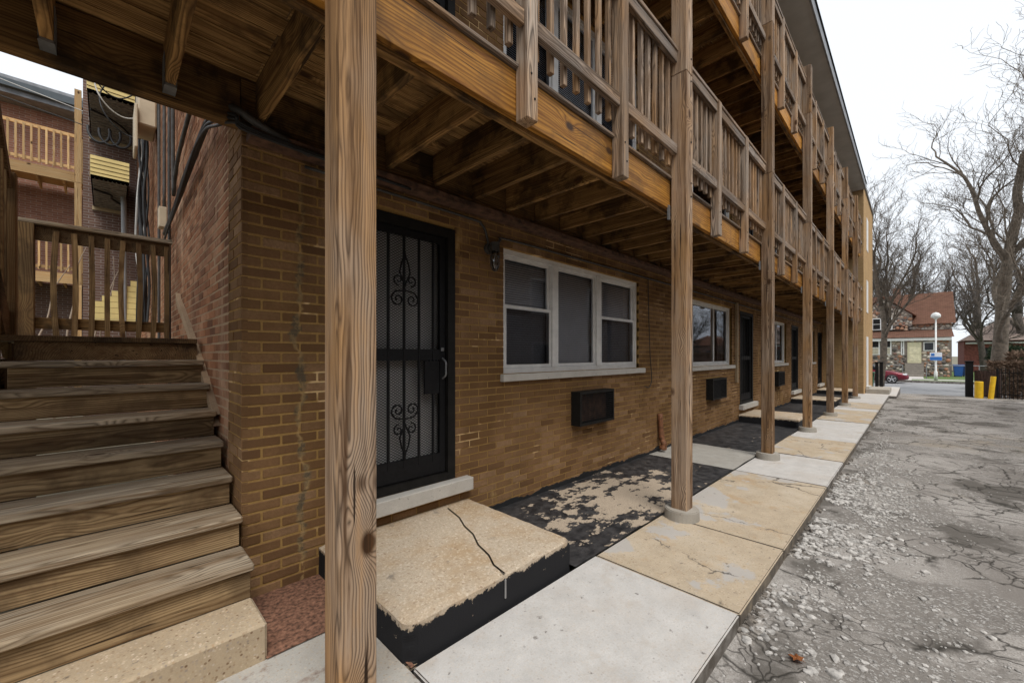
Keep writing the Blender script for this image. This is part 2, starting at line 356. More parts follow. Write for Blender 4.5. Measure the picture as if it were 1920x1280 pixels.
FASCIA = plain('grey_fascia_metal', (.20, .205, .215), .5, .3, .3, 5)
INNER = plain('pale_inner_door', (.5, .495, .49), .6, 0, .1, 3)
BRASS = plain('rusty_standpipe', (.20, .085, .04), .65, .2, .6, 25)
DIRT = plain('bare_dirt', (.19, .095, .06), .97, 0, .75, 45)
GREENB = plain('green_bin', (.03, .12, .06), .5); BLUEB = plain('blue_bin', (.025, .10, .36), .45)
YELLOW = plain('yellow_bollard_paint', (.75, .47, .02), .5, 0, .15, 5)
FENCEW = plain('dark_brown_fence', (.06, .035, .028), .85, 0, .5, 9)
WHITEL = plain('white_lamp_post', (.68, .68, .66), .5)
SIGNB = plain('blue_sign', (.04, .17, .50), .5, 0, .08); SIGNW = plain('white_sign', (.75, .77, .8), .5, 0, .05)
GRASS = plain('lawn_grass', (.10, .155, .045), .95, 0, .5, 14)
GROUNDM = plain('far_ground', (.16, .145, .10), .97, 0, .45, .6)
STREET = plain('street_asphalt', (.27, .27, .275), .92, 0, .2, 2.5)
BARK = plain('grey_brown_bark', (.145, .118, .092), .95, 0, .45, 7)
BARK2 = plain('dark_bark', (.085, .07, .06), .95, 0, .4, 6)
TWIG = plain('brown_hedge_twigs', (.17, .115, .08), .95, 0, .5, 8)
EVER = plain('dark_evergreen', (.025, .045, .018), .9, 0, .5, 9)
SHING = farbrick('red_shingle', (.40, .185, .115), (.31, .14, .085), (.2, .09, .06), 'X', 1.0)
def shingle():
    g = N('red_brown_shingles'); s = g.sep(g.geo()); x = g.n.new('ShaderNodeTexBrick')
    g.l.new(g.comb(s[1], g.math('ADD', s[2], g.math('MULTIPLY', s[0], .6)), 0.0), x.inputs['Vector'])
    x.inputs['Color1'].default_value = (.30, .16, .11, 1); x.inputs['Color2'].default_value = (.22, .115, .08, 1); x.inputs['Mortar'].default_value = (.17, .08, .05, 1)
    x.inputs['Scale'].default_value = 1; x.inputs['Brick Width'].default_value = .3; x.inputs['Row Height'].default_value = .16; x.inputs['Mortar Size'].default_value = .012
    return g.done(x.outputs['Color'], .9)
SHING = shingle()
def stonemat():
    g = N('fieldstone'); at = g.n.new('ShaderNodeAttribute'); at.attribute_name = 'tint'
    n = g.noise(g.geo(), 9, 4)
    c = g.ramp(at.outputs['Fac'], [(0, (.06, .055, .055)), (.18, (.12, .105, .10)), (.35, (.34, .15, .09)), (.55, (.42, .23, .14)), (.72, (.50, .42, .34)), (1, (.68, .64, .57))])
    return g.done(g.mix(g.mr(n, .35, .75, 0, .4), c, (.2, .16, .13)), .85)
STONE = stonemat(); STONEM = plain('stone_mortar', (.25, .21, .18), .95)
CARP = plain('maroon_car_paint', (.16, .012, .025), .22, .3, .04, 2, .6); CARW = plain('silver_car_paint', (.55, .56, .58), .25, .3, .04, 2, .6)
TYRE = plain('tyre_rubber', (.02, .02, .02), .8); RIMM = plain('alloy_rim', (.55, .55, .56), .3, .8)
LAMPG = plain('headlight_lens', (.7, .72, .75), .1); TAIL = plain('red_tail_lens', (.5, .01, .01), .2); CARG = plain('car_glass', (.015, .017, .02), .08)
CURT = plain('curtain', (.42, .38, .30), .9); DOORC = plain('cream_security_door', (.58, .53, .36), .6)
LEAF = plain('dry_oak_leaf', (.40, .15, .05), .8)
def glassmat(name, tint, refl):
    m, n, l, b = newmat(name); out = n['Material Output']; n.remove(b)
    t = n.new('ShaderNodeBsdfTransparent'); t.inputs[0].default_value = (*tint, 1)
    gl = n.new('ShaderNodeBsdfGlossy'); gl.inputs['Roughness'].default_value = .03; gl.inputs[0].default_value = (.9, .93, 1, 1)
    fr = n.new('ShaderNodeFresnel'); fr.inputs[0].default_value = 1.5
    ad = n.new('ShaderNodeMath'); ad.operation = 'ADD'; ad.use_clamp = True; l.new(fr.outputs[0], ad.inputs[0]); ad.inputs[1].default_value = refl
    mx = n.new('ShaderNodeMixShader'); l.new(ad.outputs[0], mx.inputs[0]); l.new(t.outputs[0], mx.inputs[1]); l.new(gl.outputs[0], mx.inputs[2])
    l.new(mx.outputs[0], out.inputs['Surface']); return m
GLASS = glassmat('window_glass', (.92, .94, .96), .03); SCREEN = glassmat('insect_screen', (.55, .55, .56), .0)
LAMPGL = glassmat('lamp_jar_glass', (.75, .75, .7), .08)
BLIND = plain('pale_blind_slat', (.60, .60, .63), .6, 0, .06)

# ---------------------------------------------------------------- setting: ground, alley, street
def sheet(name, xs, ys, zf, mat):
    bm = bmesh.new(); g = [[bm.verts.new((x, y, zf(x, y))) for y in ys] for x in xs]
    for i in range(len(xs)-1):
        for j in range(len(ys)-1): bm.faces.new((g[i][j], g[i+1][j], g[i+1][j+1], g[i][j+1]))
    return tag(mesh_obj(name, bm, mat, smooth=True), kind='structure')
def lin(a, b, n): return [a + (b-a)*i/n for i in range(n+1)]
sheet('ground', [-60, -20, 0, 10, 20, 24, 28, 32, 60, 120, 300, 900], [-600, -150, -40, -10, 0, 10, 40, 150, 600], lambda x, y: az(max(x, 0)) - .06, GROUNDM)
def alley_z(x, y):
    n = noise.fractal(Vector((x*.9, y*.9, 0)), 1, 2, 4)*.014 + noise.noise(Vector((x*5, y*5, 3)))*.004
    d = noise.noise(Vector((x*.45+5, y*.7, 1)))
    return az(x) + n - max(0, d-.25)*.06
sheet('alley', lin(-3, 9, 170) + lin(9.1, 29, 120), lin(-9, -3, 14)[:-1] + lin(-3, .80, 62), alley_z, ALLEY)
sheet('street', lin(28.6, 43.3, 6), [-150, -30, 0, 30, 150], lambda x, y: az(x) - .012, STREET)
sheet('far_pavement', [45.2, 46.8], [-150, 0, 150], lambda x, y: -.49, CONC_W)
sheet('lawn', [46.8, 51, 70], [-150, -10, 0, 10, 150], lambda x, y: -.47, GRASS)
sheet('verge', [43.5, 45.2], [-150, -10, 0, 10, 150], lambda x, y: -.48, GRASS)
box2('kerb', 43.3, 43.5, -150, 150, -.9, -.47, CONC_W)['kind'] = 'structure'
box2('near_kerb', 28.3, 28.6, -150, -2.6, -.95, -.5, CONC_G)['kind'] = 'structure'
sheet('garden_path', [46.8, 51.2], [-.55, .55], lambda x, y: -.455, CONC_W)
sheet('driveway_strip', [43.4, 46.8], [.15, 1.6], lambda x, y: -.462, CONC_W)

# the walk: slabs as pieces of the setting
walk = tag(box2('walk', -6, 21.8, .72, 2.79, -.75, -.16, CONC_G), kind='structure')
JX = [(-6, -2.2, CONC_O), (-2.2, 1.0, CONC_O), (1.0, 2.53, CONC_W), (2.53, 3.62, CONC_T), (3.62, 5.75, CONC_T), (5.75, 7.25, CONC_W), (7.25, 9.03, CONC_T),
      (9.03, 11.9, CONC_W), (11.9, 14.6, CONC_T), (14.6, 15.3, CONC_W), (15.3, 17.3, CONC_T), (17.3, 21.7, CONC_W)]
def slab(x0, x1, y0, y1, mat, top=0.0, tilt=0.0, th=.2):
    bm = bmesh.new(); g = .006
    fs = bbox(bm, x0+g, x1-g, y0, y1, -th, 0)
    for v in bm.verts: v.co.z += gz(v.co.x) + top + tilt*(v.co.y-y0)
    bmesh.ops.bevel(bm, geom=[e for e in bm.edges], offset=.008, segments=2, affect='EDGES')
    c = Vector(((x0+x1)/2, (y0+y1)/2, 0))
    for v in bm.verts: v.co -= c
    return mesh_obj('slab', bm, mat, walk, c)
for i, (a, b, m) in enumerate(JX):
    slab(a, b, .70, 1.655 if a > .9 else 2.21, m, random.uniform(-.004, .004), random.uniform(-.004, .004))
# strip between walk and wall
def strip(name, x0, x1, y0, y1, top, mat, parent=walk):
    bm = bmesh.new(); nx = max(2, int((x1-x0)/.08)); ny = max(2, int((y1-y0)/.08))
    g = [[bm.verts.new((x, y, gz(x)+top+noise.noise(Vector((x*3, y*3, 0)))*.006)) for y in lin(y0, y1, ny)] for x in lin(x0, x1, nx)]
    for i in range(nx):
        for j in range(ny): bm.faces.new((g[i][j], g[i+1][j], g[i+1][j+1], g[i][j+1]))
    return _place(mesh_obj(name, bm, mat, parent, smooth=True), parent)
strip('tar_strip', 2.27, 5.66, 1.647, 2.795, .012, TAR)
strip('concrete_patch', 5.67, 6.95, 1.647, 2.795, .014, CONC_G)
strip('tar_strip', 6.96, 9.98, 1.647, 2.795, .012, TAR)
strip('tar_strip', 11.3, 15.38, 1.647, 2.795, .012, TAR)
strip('tar_strip', 16.72, 20.2, 1.647, 2.795, .012, TAR)
strip('dirt_strip', .54, 1.0, 2.19, 2.795, .006, DIRT)
strip('dirt_strip', 1.0, 1.02, 1.66, 2.795, .0, DIRT)
# kerb lip broken asphalt edge + gravel
_t = bmesh.new(); bmesh.ops.create_icosphere(_t, subdivisions=1, radius=1); _t.verts.index_update()
ICO_V = [v.co.copy() for v in _t.verts]; ICO_F = [[v.index for v in f.verts] for f in _t.faces]; _t.free()
class Rocks:
    """many small stones gathered into one mesh"""
    def __init__(s): s.v = []; s.f = []
    def add(s, x, y, z, r, rr):
        sx, sy, sz = r*rr.uniform(.7, 1.4), r*rr.uniform(.7, 1.3), r*rr.uniform(.45, .8); a = rr.uniform(0, 6.28); ca, sa = math.cos(a), math.sin(a); b = len(s.v)
        for c in ICO_V:
            k = rr.uniform(.82, 1.18); cx, cy, cz = c.x*k*sx, c.y*k*sy, c.z*k*sz
            s.v.append((cx*ca-cy*sa+x, cx*sa+cy*ca+y, cz+z))
        for f in ICO_F: s.f.append([q+b for q in f])
    def build(s, name, mat):
        me = bpy.data.meshes.new(name); me.from_pydata(s.v, [], s.f); me.materials.append(mat)
        return link(bpy.data.objects.new(name, me))
bm = Rocks(); rnd = random.Random(3)
def stone(bm, x, y, z, r, rr): bm.add(x, y, z, r, rr)
for cx, cy, sx, sy, n in [(4.6, .32, .9, .22, 800), (5.6, .1, .8, .3, 700), (6.9, .2, 1.1, .3, 900), (3.6, .45, .8, .12, 350), (3.3, .0, .9, .4, 300), (8.8, .35, 1.6, .2, 600), (2.6, -.3, .6, .4, 160), (12, .4, 2.5, .15, 400)]:
    for k in range(n):
        x, y = rnd.gauss(cx, sx*.55), rnd.gauss(cy, sy*.6)
        if y > .66 or x < 1.6: continue
        if noise.noise(Vector((x*2.2, y*3.5, 7))) < -.05: continue
        stone(bm, x, y, alley_z(x, y)+.002, rnd.choice((.005, .007, .009, .012, .015)) * rnd.uniform(.7, 1.15), rnd)
for k in range(1500):
    x, y = rnd.gauss(4.9, 1.5), .68 - abs(rnd.gauss(0, .28))
    if x > 2.4 and noise.noise(Vector((x*1.3, y*2, 9))) > -.2: stone(bm, x, y, alley_z(x, y)+.003, rnd.choice((.009, .012, .016, .02, .026)), rnd)
for k in range(2600):
    x, y = 1.6 + 14*rnd.random()**1.6, rnd.uniform(-2.6, .66)
    if noise.noise(Vector((x*1.1, y*1.4, 2))) > -.15: stone(bm, x, y, alley_z(x, y)+.001, rnd.choice((.004, .005, .006, .009)), rnd)
tag(bm.build('gravel', GRAV), 'loose pale gravel scattered over the worn alley beside the kerb', 'gravel', kind='stuff')
bm = Rocks()
for k in range(1500):
    x = 1.3 + 16*rnd.random()**1.5; y = .70 - abs(rnd.gauss(0, .035))
    if noise.noise(Vector((x*1.6, 4, 0))) > .0: continue
    stone(bm, x, y, alley_z(x, y)+rnd.uniform(-.005, .012), rnd.choice((.005, .008, .012, .018)), rnd)
tag(bm.build('kerb_rubble', plain('dark_rubble', (.16, .14, .12), .95, 0, .7, 20)), 'dark crumbled asphalt and soil along the edge of the walk', 'rubble', kind='stuff')
# dry leaf
bm = bmesh.new(); pts = []
for k in range(14):
    a = 2*math.pi*k/14; r = .038*(1 if k % 2 else .55)*(1.2 if k in (0, 1, 13) else 1)
    pts.append(bm.verts.new((r*math.cos(a)*1.3, r*math.sin(a), .012*abs(math.sin(a*1.5))+.004)))
c0 = bm.verts.new((0, 0, .012))
for k in range(14): bm.faces.new((pts[k], pts[(k+1) % 14], c0))
bmesh.ops.solidify(bm, geom=bm.faces[:], thickness=.002)
lf = mesh_obj('dry_leaf', bm, LEAF, None, (2.46, .42, alley_z(2.46, .42)+.008)); tag(lf, 'curled orange brown dry leaf lying on the cracked alley', 'leaf'); lf.rotation_euler = (.1, .2, .6)

# ---------------------------------------------------------------- main building
W = 2.80; XC = .56; XE = 21.8; ZT = 8.2
bld = empty('apartment_building', (XC, W, 0), 'three storey ochre brick apartment building behind the timber gallery, red brick side wall', 'building')
OPEN = []   # (x0,x1,z0,z1)
DOORS = [(1.17, 2.11, .40, 2.52), (10.11, 11.15, .33, 2.45), (15.52, 16.55, .30, 2.42), (20.5, 21.5, .27, 2.40)]
WINS = [(2.69, 5.38, 1.27, 2.49), (7.24, 9.55, 1.24, 2.46), (12.5, 14.79, 1.21, 2.43), (17.4, 19.76, 1.18, 2.40)]
for lv in (0, 2.71, 5.42):
    for d in DOORS: OPEN.append((d[0], d[1], d[2]+lv+(.28 if lv else 0), d[3]+lv+(.28 if lv else 0)))
    for w in WINS: OPEN.append((w[0], w[1], w[2]+lv+(.28 if lv else 0), w[3]+lv+(.28 if lv else 0)))
AC = [(3.77, 4.50, .64, 1.03), (8.02, 8.80, .60, 1.0), (13.2, 13.95, .58, .98)]
def cut_intervals(a, b, holes):
    segs = [(a, b)]
    for h0, h1 in holes:
        out = []
        for s0, s1 in segs:
            if h1 <= s0 or h0 >= s1: out.append((s0, s1)); continue
            if h0 > s0: out.append((s0, h0))
            if h1 < s1: out.append((h1, s1))
        segs = out
    return segs
CH = .0640; BL = .203; J = .012
BMESH = {}
def brick_piece(l, d, tint_i, mat, prefix):
    k = (round(l, 2), d, tint_i, prefix)
    if k not in BMESH:
        bm = bmesh.new(); bbox(bm, -l/2, l/2, -d/2, d/2, -(CH-J)/2, (CH-J)/2)
        lay = bm.faces.layers.float.new('tint')
        for f in bm.faces: f[lay] = (tint_i+.5)/8
        bmesh.ops.bevel(bm, geom=bm.edges[:], offset=.0035, segments=1, affect='EDGES')
        for f in bm.faces: f[lay] = (tint_i+.5)/8
        me = bpy.data.meshes.new('brick'); bm.to_mesh(me); bm.free(); me.materials.append(mat); BMESH[k] = me
    return BMESH[k]
def brick_wall(part, u0, u1, z0, z1, holes, axis, plane, mat, single_test, nsingle, seed, base=None):
    """running-bond bricks; axis 'X' faces -Y at y=plane, axis 'Y' faces -X at x=plane"""
    rr = random.Random(seed); rest = bmesh.new(); lay = rest.faces.layers.float.new('tint'); cand = []
    nrow = int((z1-z0)/CH)
    for r in range(nrow):
        za = z0 + r*CH + J/2; zb = za + CH - J; zm = (za+zb)/2
        hs = sorted([(h[0], h[1]) for h in holes if h[2] < zb-.01 and h[3] > za+.01])
        u = u0 - (0 if r % 2 == 0 else (BL+J)/2)
        while u < u1:
            a, b = max(u, u0), min(u+BL, u1); u += BL+J
            if b-a < .02: continue
            for s0, s1 in cut_intervals(a, b, hs):
                if s1-s0 < .02: continue
                if base and zm < base((s0+s1)/2): continue
                proud = rr.uniform(-.0018, .002) + .003
                cand.append((s0, s1, zm, proud, min(7, max(0, int(rr.gauss(4, 1.9))))))
    cand.sort(key=lambda c: single_test(c))
    for i, (s0, s1, zm, proud, ti) in enumerate(cand):
        l = s1-s0; um = (s0+s1)/2; dep = .05
        if i < nsingle:
            me = brick_piece(l, dep, ti, mat, part.name+axis)
            o = bpy.data.objects.new('brick', me)
            loc = (um, plane - proud + dep/2, zm) if axis == 'X' else (plane - proud + dep/2, um, zm)
            link(o, part, loc); o.rotation_euler.z = (0 if axis == 'X' else R(90)) + rr.uniform(-.006, .006)
        else:
            if axis == 'X': fs = bbox(rest, s0, s1, plane-proud, plane+.03, zm-(CH-J)/2, zm+(CH-J)/2)
            else: fs = bbox(rest, plane-proud, plane+.03, s0, s1, zm-(CH-J)/2, zm+(CH-J)/2)
            for f in fs: f[lay] = (ti+.5)/8
    o = mesh_obj('bricks', rest, mat, part); o['kind'] = 'stuff'
    o.location = -WP[part]; WP[o] = Vector((0, 0, 0))
def wall_with_holes(name, u0, u1, z0, z1, holes, plane, mat, parent, depth=.25):
    """mortar backing with real openings (faces -Y)"""
    us = sorted({u0, u1, *[h[0] for h in holes], *[h[1] for h in holes]}); zs = sorted({z0, z1, *[h[2] for h in holes], *[h[3] for h in holes]})
    bm = bmesh.new()
    for i in range(len(us)-1):
        for j in range(len(zs)-1):
            um, zm = (us[i]+us[i+1])/2, (zs[j]+zs[j+1])/2
            if any(h[0] < um < h[1] and h[2] < zm < h[3] for h in holes): continue
            v = [bm.verts.new(p) for p in ((us[i], plane, zs[j]), (us[i+1], plane, zs[j]), (us[i+1], plane, zs[j+1]), (us[i], plane, zs[j+1]))]
            bm.faces.new(v)
    for h in holes:   # reveals
        for (a, b) in (((h[0], h[2]), (h[0], h[3])), ((h[1], h[3]), (h[1], h[2])), ((h[0], h[3]), (h[1], h[3])), ((h[1], h[2]), (h[0], h[2]))):
            v = [bm.verts.new(p) for p in ((a[0], plane, a[1]), (b[0], plane, b[1]), (b[0], plane+depth, b[1]), (a[0], plane+depth, a[1]))]
            bm.faces.new(v[::-1])
    return _place(mesh_obj(name, bm, mat, parent), parent)
allh = OPEN + AC
fac = wall_with_holes('facade_wall', XC, XE, -.2, ZT, allh, W+.001, MORT_Y, bld)
def dist_f(c):
    x, z = (c[0]+c[1])/2, c[2]
    return math.hypot(x, W) + (3 if z > 2.75 else 0) + abs(z-1.2)*.15
base_f = None
brick_wall(fac, XC+.0, XE, -.1354, ZT, allh, 'X', W, BRICK_Y, dist_f, 200, 11, base_f)
# return of the ochre brick and the red side wall
SY1 = 14.6
side = mesh_obj('side_wall', bmesh.new(), MORT_R, bld)
bm = bmesh.new(); v = [bm.verts.new(p) for p in ((XC+.011, W+.3, -.2), (XC+.011, W+.3, ZT), (XC+.011, SY1, ZT), (XC+.011, SY1, -.2))]; bm.faces.new(v[::-1]); bm.to_mesh(side.data); bm.free(); _place(side, bld)
def dist_s(c): return (c[0]+c[1])/2 + abs(c[2]-2)*.5 + (5 if c[2] < .6 else 0)
brick_wall(side, W+.36, SY1, .0, ZT, [], 'Y', XC+.012, BRICK_R, dist_s, 90, 12)
ret = mesh_obj('brick_return', bmesh.new(), MORT_Y, bld)
bm = bmesh.new(); bbox(bm, XC+.001, XC+.05, W+.004, W+.355, -.2, ZT); bm.to_mesh(ret.data); bm.free(); _place(ret, bld)
brick_wall(ret, W, W+.355, .0, ZT, [], 'Y', XC, BRICK_Y, lambda c: abs(c[2]-1.3), 10, 13)
# raking scar on the side wall
bm = bmesh.new(); pr = [(3.5, 1.0), (4.1, 1.33), (4.9, 1.72), (5.6, 2.02), (5.72, 2.1)]
for (ya, za), (yb, zb) in zip(pr, pr[1:]):
    v = [bm.verts.new(p) for p in ((XC-.03, ya, za-.05), (XC-.03, ya, za+.03), (XC-.03, yb, zb+.03), (XC-.03, yb, zb-.05), (XC+.02, ya, za-.05), (XC+.02, ya, za+.03), (XC+.02, yb, zb+.03), (XC+.02, yb, zb-.05))]
    for a in ((3, 2, 1, 0), (0, 4, 7, 3), (1, 2, 6, 5)): bm.faces.new([v[i] for i in a])
_place(mesh_obj('mortar_scar', bm, MORT_R, bld), bld)
bm = bmesh.new(); prev = None; x = 2.28
while x < 20.2:
    h = gz(x)+.03+.05*max(0, .5+noise.noise(Vector((x*3.1, 1, 0)))+.5*noise.noise(Vector((x*17, 4, 0))))
    cur = [bm.verts.new((x, W-.013, gz(x)-.02)), bm.verts.new((x, W-.010, h)), bm.verts.new((x, W+.0, h+.002))]
    if prev: bm.faces.new((prev[0], cur[0], cur[1], prev[1])); bm.faces.new((prev[1], cur[1], cur[2], prev[2]))
    prev = cur; x += .03
_place(mesh_obj('tar_skirting', bm, plain('tar_skirting', (.013, .013, .014), .7), bld), bld)
box2('room_backing', XC+.3, XE, W+.75, W+.8, -.2, ZT, DARK, bld)  # near-black sheet, the gloom of the unlit rooms given as colour

# windows --------------------------------------------------------
def blinds(x0, x1, z0, z1, y, mat, parent):
    bm = bmesh.new(); z = z0
    while z < z1:
        v = [bm.verts.new(p) for p in ((x0, y, z), (x1, y, z), (x1, y+.013, z+.022), (x0, y+.013, z+.022))]; bm.faces.new(v); z += .0235
    return _place(mesh_obj('blind', bm, mat, parent), parent)
def frame_rect(bm, x0, x1, z0, z1, y0, y1, t, tb=None):
    tb = tb or t
    bbox(bm, x0, x0+t, y0, y1, z0, z1); bbox(bm, x1-t, x1, y0, y1, z0, z1)
    bbox(bm, x0+t, x1-t, y0+.002, y1-.002, z1-t, z1); bbox(bm, x0+t, x1-t, y0+.002, y1-.002, z0, z0+tb)
def pane(x0, x1, z0, z1, y, parent, mat=GLASS, name='pane'):
    bm = bmesh.new(); bm.faces.new([bm.verts.new(p) for p in ((x0, y, z0), (x1, y, z0), (x1, y, z1), (x0, y, z1))]); return _place(mesh_obj(name, bm, mat, parent), parent)
def sash(x0, x1, z0, z1, y, parent, t=.035, screen=False):
    bm = bmesh.new(); frame_rect(bm, x0, x1, z0, z1, y, y+.03, t)
    s = _place(mesh_obj('sash', bm, WHITEP, parent), parent)
    pane(x0+t, x1-t, z0+t, z1-t, y+.012, parent)
    if screen: pane(x0+t, x1-t, z0+t, z1-t, y-.006, parent, SCREEN, 'insect_screen')
def triple_window(w, lv, detail):
    x0, x1, z0, z1 = w; z0 += lv; z1 += lv
    win = box2('window', x0-.04, x1+.12, W-.05, W+.1, z0-.075, z0-.004, LIME, bld, .006)
    win['label'] = 'white painted triple window with pale stone sill'
    bm = bmesh.new(); y0, y1 = W+.035, W+.12
    frame_rect(bm, x0, x1, z0, z1, y0, y1, .05)
    bbox(bm, x0+.78, x0+.88, y0-.01, y1, z0+.05, z1-.05); bbox(bm, x0+1.66, x0+1.76, y0-.01, y1, z0+.05, z1-.05)
    fr = _place(mesh_obj('frame', bm, WHITEP, win), win)
    zm = z0+(z1-z0)*.53
    for a, b, hung in ((x0+.05, x0+.78, 1), (x0+.88, x0+1.66, 0), (x0+1.76, x1-.05, 1)):
        if hung: sash(a+.004, b-.004, zm, z1-.052, y0+.035, win); sash(a+.004, b-.004, z0+.052, zm+.03, y0+.012, win, screen=True)
        else: sash(a+.004, b-.004, z0+.052, z1-.052, y0+.02, win)
        blinds(a, b, z0+.03, z1-.03, y0+.088, BLIND, win)
def slider_window(w, lv):
    x0, x1, z0, z1 = w; z0 += lv; z1 += lv
    win = box2('window', x0-.04, x1+.1, W-.05, W+.1, z0-.075, z0-.004, LIME, bld, .006)
    bm = bmesh.new(); y0, y1 = W+.05, W+.13; frame_rect(bm, x0, x1, z0, z1, y0, y1, .045)
    _place(mesh_obj('frame', bm, WHITEP, win), win)
    xm = x0+(x1-x0)*.62
    sash(x0+.047, x0+.3, z0+.047, z1-.047, y0+.04, win); sash(x0+.3, xm, z0+.047, z1-.047, y0+.02, win); sash(xm, x1-.047, z0+.047, z1-.047, y0+.04, win, screen=True)
for lv, e in ((0, 0), (2.71, .28), (5.42, .28)):
    for i, w in enumerate(WINS):
        if i == 0: triple_window(w, lv+e, lv == 0)
        else: slider_window(w, lv+e)
# doors ---------------------------------------------------------
def spiral(bm, cx, cz, y, r0, turns, sgn, start, sz=1):
    pts = []
    for k in range(26):
        t = k/25; a = start + sgn*turns*2*math.pi*t; r = r0*(1-.8*t)
        pts.append(Vector((cx + r*math.cos(a), y, cz + sz*r*math.sin(a))))
    tube(bm, pts, .0065, 5)
def scroll(x, z, y, flip, parent):
    s = -1 if flip else 1; bm = bmesh.new()
    for sg in (-1, 1):
        spiral(bm, x+sg*.062, z-s*.09, y, .06, 1.4, -sg*s, math.pi/2 if s > 0 else -math.pi/2)
        spiral(bm, x+sg*.055, z+s*.06, y, .045, 1.2, sg*s, -math.pi/2 if s > 0 else math.pi/2)
        tube(bm, [Vector((x, y, z+s*.02)), Vector((x+sg*.045, y, z+s*.12)), Vector((x+sg*.03, y, z+s*.19)), Vector((x, y, z+s*.26))], .007, 5)
        tube(bm, [Vector((x, y, z-s*.02)), Vector((x+sg*.08, y, z-s*.03)), Vector((x+sg*.122, y, z-s*.085))], .0065, 5)
    tube(bm, [Vector((x, y, z+s*.24)), Vector((x, y, z+s*.31))], [.012, .002], 5)
    return _place(mesh_obj('scroll_ornament', bm, BLACK, parent), parent)
def security_door(d, lv, fancy):
    x0, x1, z0, z1 = d; z0 += lv; z1 += lv; y = W+.02
    sill = box2('door', x0-.06, x1+.14, W-.09, W+.12, z0-.115, z0-.006, LIME, bld, .006)
    sill['label'] = 'black iron security door over a pale stone sill'
    bm = bmesh.new(); frame_rect(bm, x0, x1, z0, z1, W-.01, W+.14, .075, .06)
    _place(mesh_obj('frame', bm, DARKM, sill), sill)
    bm = bmesh.new(); a, b = x0+.085, x1-.085; zb, zt = z0+.07, z1-.085; zm = zb+(zt-zb)*.50
    frame_rect(bm, a, b, zb, zt, y, y+.035, .05, .16); bbox(bm, a+.05, b-.05, y+.002, y+.033, zm-.045, zm+.045)
    _place(mesh_obj('door_leaf', bm, BLACK, sill), sill)
    nb = 5; xs = [a+.05+(b-a-.1)*(i+.5)/nb for i in range(nb)]
    for x in xs: box2('bar', x-.008, x+.008, y-.002, y+.014, zb+.1, zt-.04, BLACK, sill)
    bm = bmesh.new(); step = .034
    for (p0, p1) in ((zb+.16, zm-.045), (zm+.045, zt-.05)):
        if not fancy: break
        X0, X1 = a+.05, b-.05
        for sg in (1, -1):
            k = -int((X1-X0)/step)-2
            while True:
                zc = p0 + k*step*.62; k += 1
                if zc > p1+.5: break
                # line z = zc + sg*0.6*(x-X0 or X1-x)
                xa, xb = X0, X1; f = (lambda x: zc + .62*(x-X0)) if sg > 0 else (lambda x: zc + .62*(X1-x))
                def clipx(z): return X0+(z-zc)/.62 if sg > 0 else X1-(z-zc)/.62
                lo, hi = sorted((clipx(p0), clipx(p1))); xa, xb = max(X0, lo), min(X1, hi)
                if xb-xa < .01: continue
                za_, zb_ = f(xa), f(xb); w = .0026
                v = [bm.verts.new(p) for p in ((xa, y+.017+sg*.001, za_-w), (xb, y+.017+sg*.001, zb_-w), (xb, y+.017+sg*.001, zb_+w), (xa, y+.017+sg*.001, za_+w))]; bm.faces.new(v)
    if fancy:
        bmesh.ops.solidify(bm, geom=bm.faces[:], thickness=.002)
        _place(mesh_obj('expanded_mesh', bm, BLACK, sill), sill)
        scroll(xs[2], zm+.52, y-.008, False, sill); scroll(xs[2], zm-.52, y-.008, True, sill)
        bm = bmesh.new(); tube(bm, spline([(b-.03, y-.005, zm-.20), (b-.03, y-.05, zm-.17), (b-.03, y-.055, zm-.11), (b-.03, y-.05, zm-.06), (b-.03, y-.005, zm-.03)], 5), .008, 6)
        _place(mesh_obj('handle', bm, STEEL, sill, smooth=True), sill)
        box2('lock', b-.045, b-.015, y-.012, y+.002, zm+.03, zm+.06, STEEL, sill, .004)
        box2('lock_plate', b-.2, b-.06, y-.003, y+.016, zm-.32, zm-.05, BLACK, sill)
    box2('inner_door', x0+.075, x1-.075, W+.11, W+.135, z0+.06, z1-.07, INNER if fancy else DARKM, sill)
for lv, e in ((0, 0), (2.71, .28), (5.42, .28)):
    for i, d in enumerate(DOORS): security_door(d, lv+e, i == 0 and lv == 0)
# through-wall air conditioner sleeves
for i, (x0, x1, z0, z1) in enumerate(AC):
    bm = bmesh.new(); frame_rect(bm, x0, x1, z0, z1, W-.13, W+.2, .03)
    ac = _place(mesh_obj('air_conditioner_sleeve', bm, DARKM, bld), bld)
    g = bmesh.new(); n = 26
    for k in range(n+1):
        u = x0+.03+(x1-x0-.06)*k/n; bbox(g, u-.0025, u+.0025, W-.122, W-.118, z0+.03, z1-.03)
    for k in range(15):
        zz = z0+.03+(z1-z0-.06)*k/14; bbox(g, x0+.03, x1-.03, W-.1225, W-.1185, zz-.0025, zz+.0025)
    _place(mesh_obj('grille', g, BLACK, ac), ac)
    box2('core', x0+.03, x1-.03, W-.03, W+.15, z0+.03, z1-.03, RUST if i == 0 else DARK, ac)
# roof eave
bm = bmesh.new(); bbox(bm, -3, XE+.02, 1.42, W+.5, ZT, ZT+.14)
ev = _place(mesh_obj('roof', bm, SOFFIT, bld), bld)
box2('fascia', -3, XE+.02, 1.385, 1.418, ZT-.03, ZT+.2, FASCIA, ev); box2('drip_edge', -3, XE+.03, 1.36, 1.40, ZT+.2, ZT+.225, DARKM, ev)
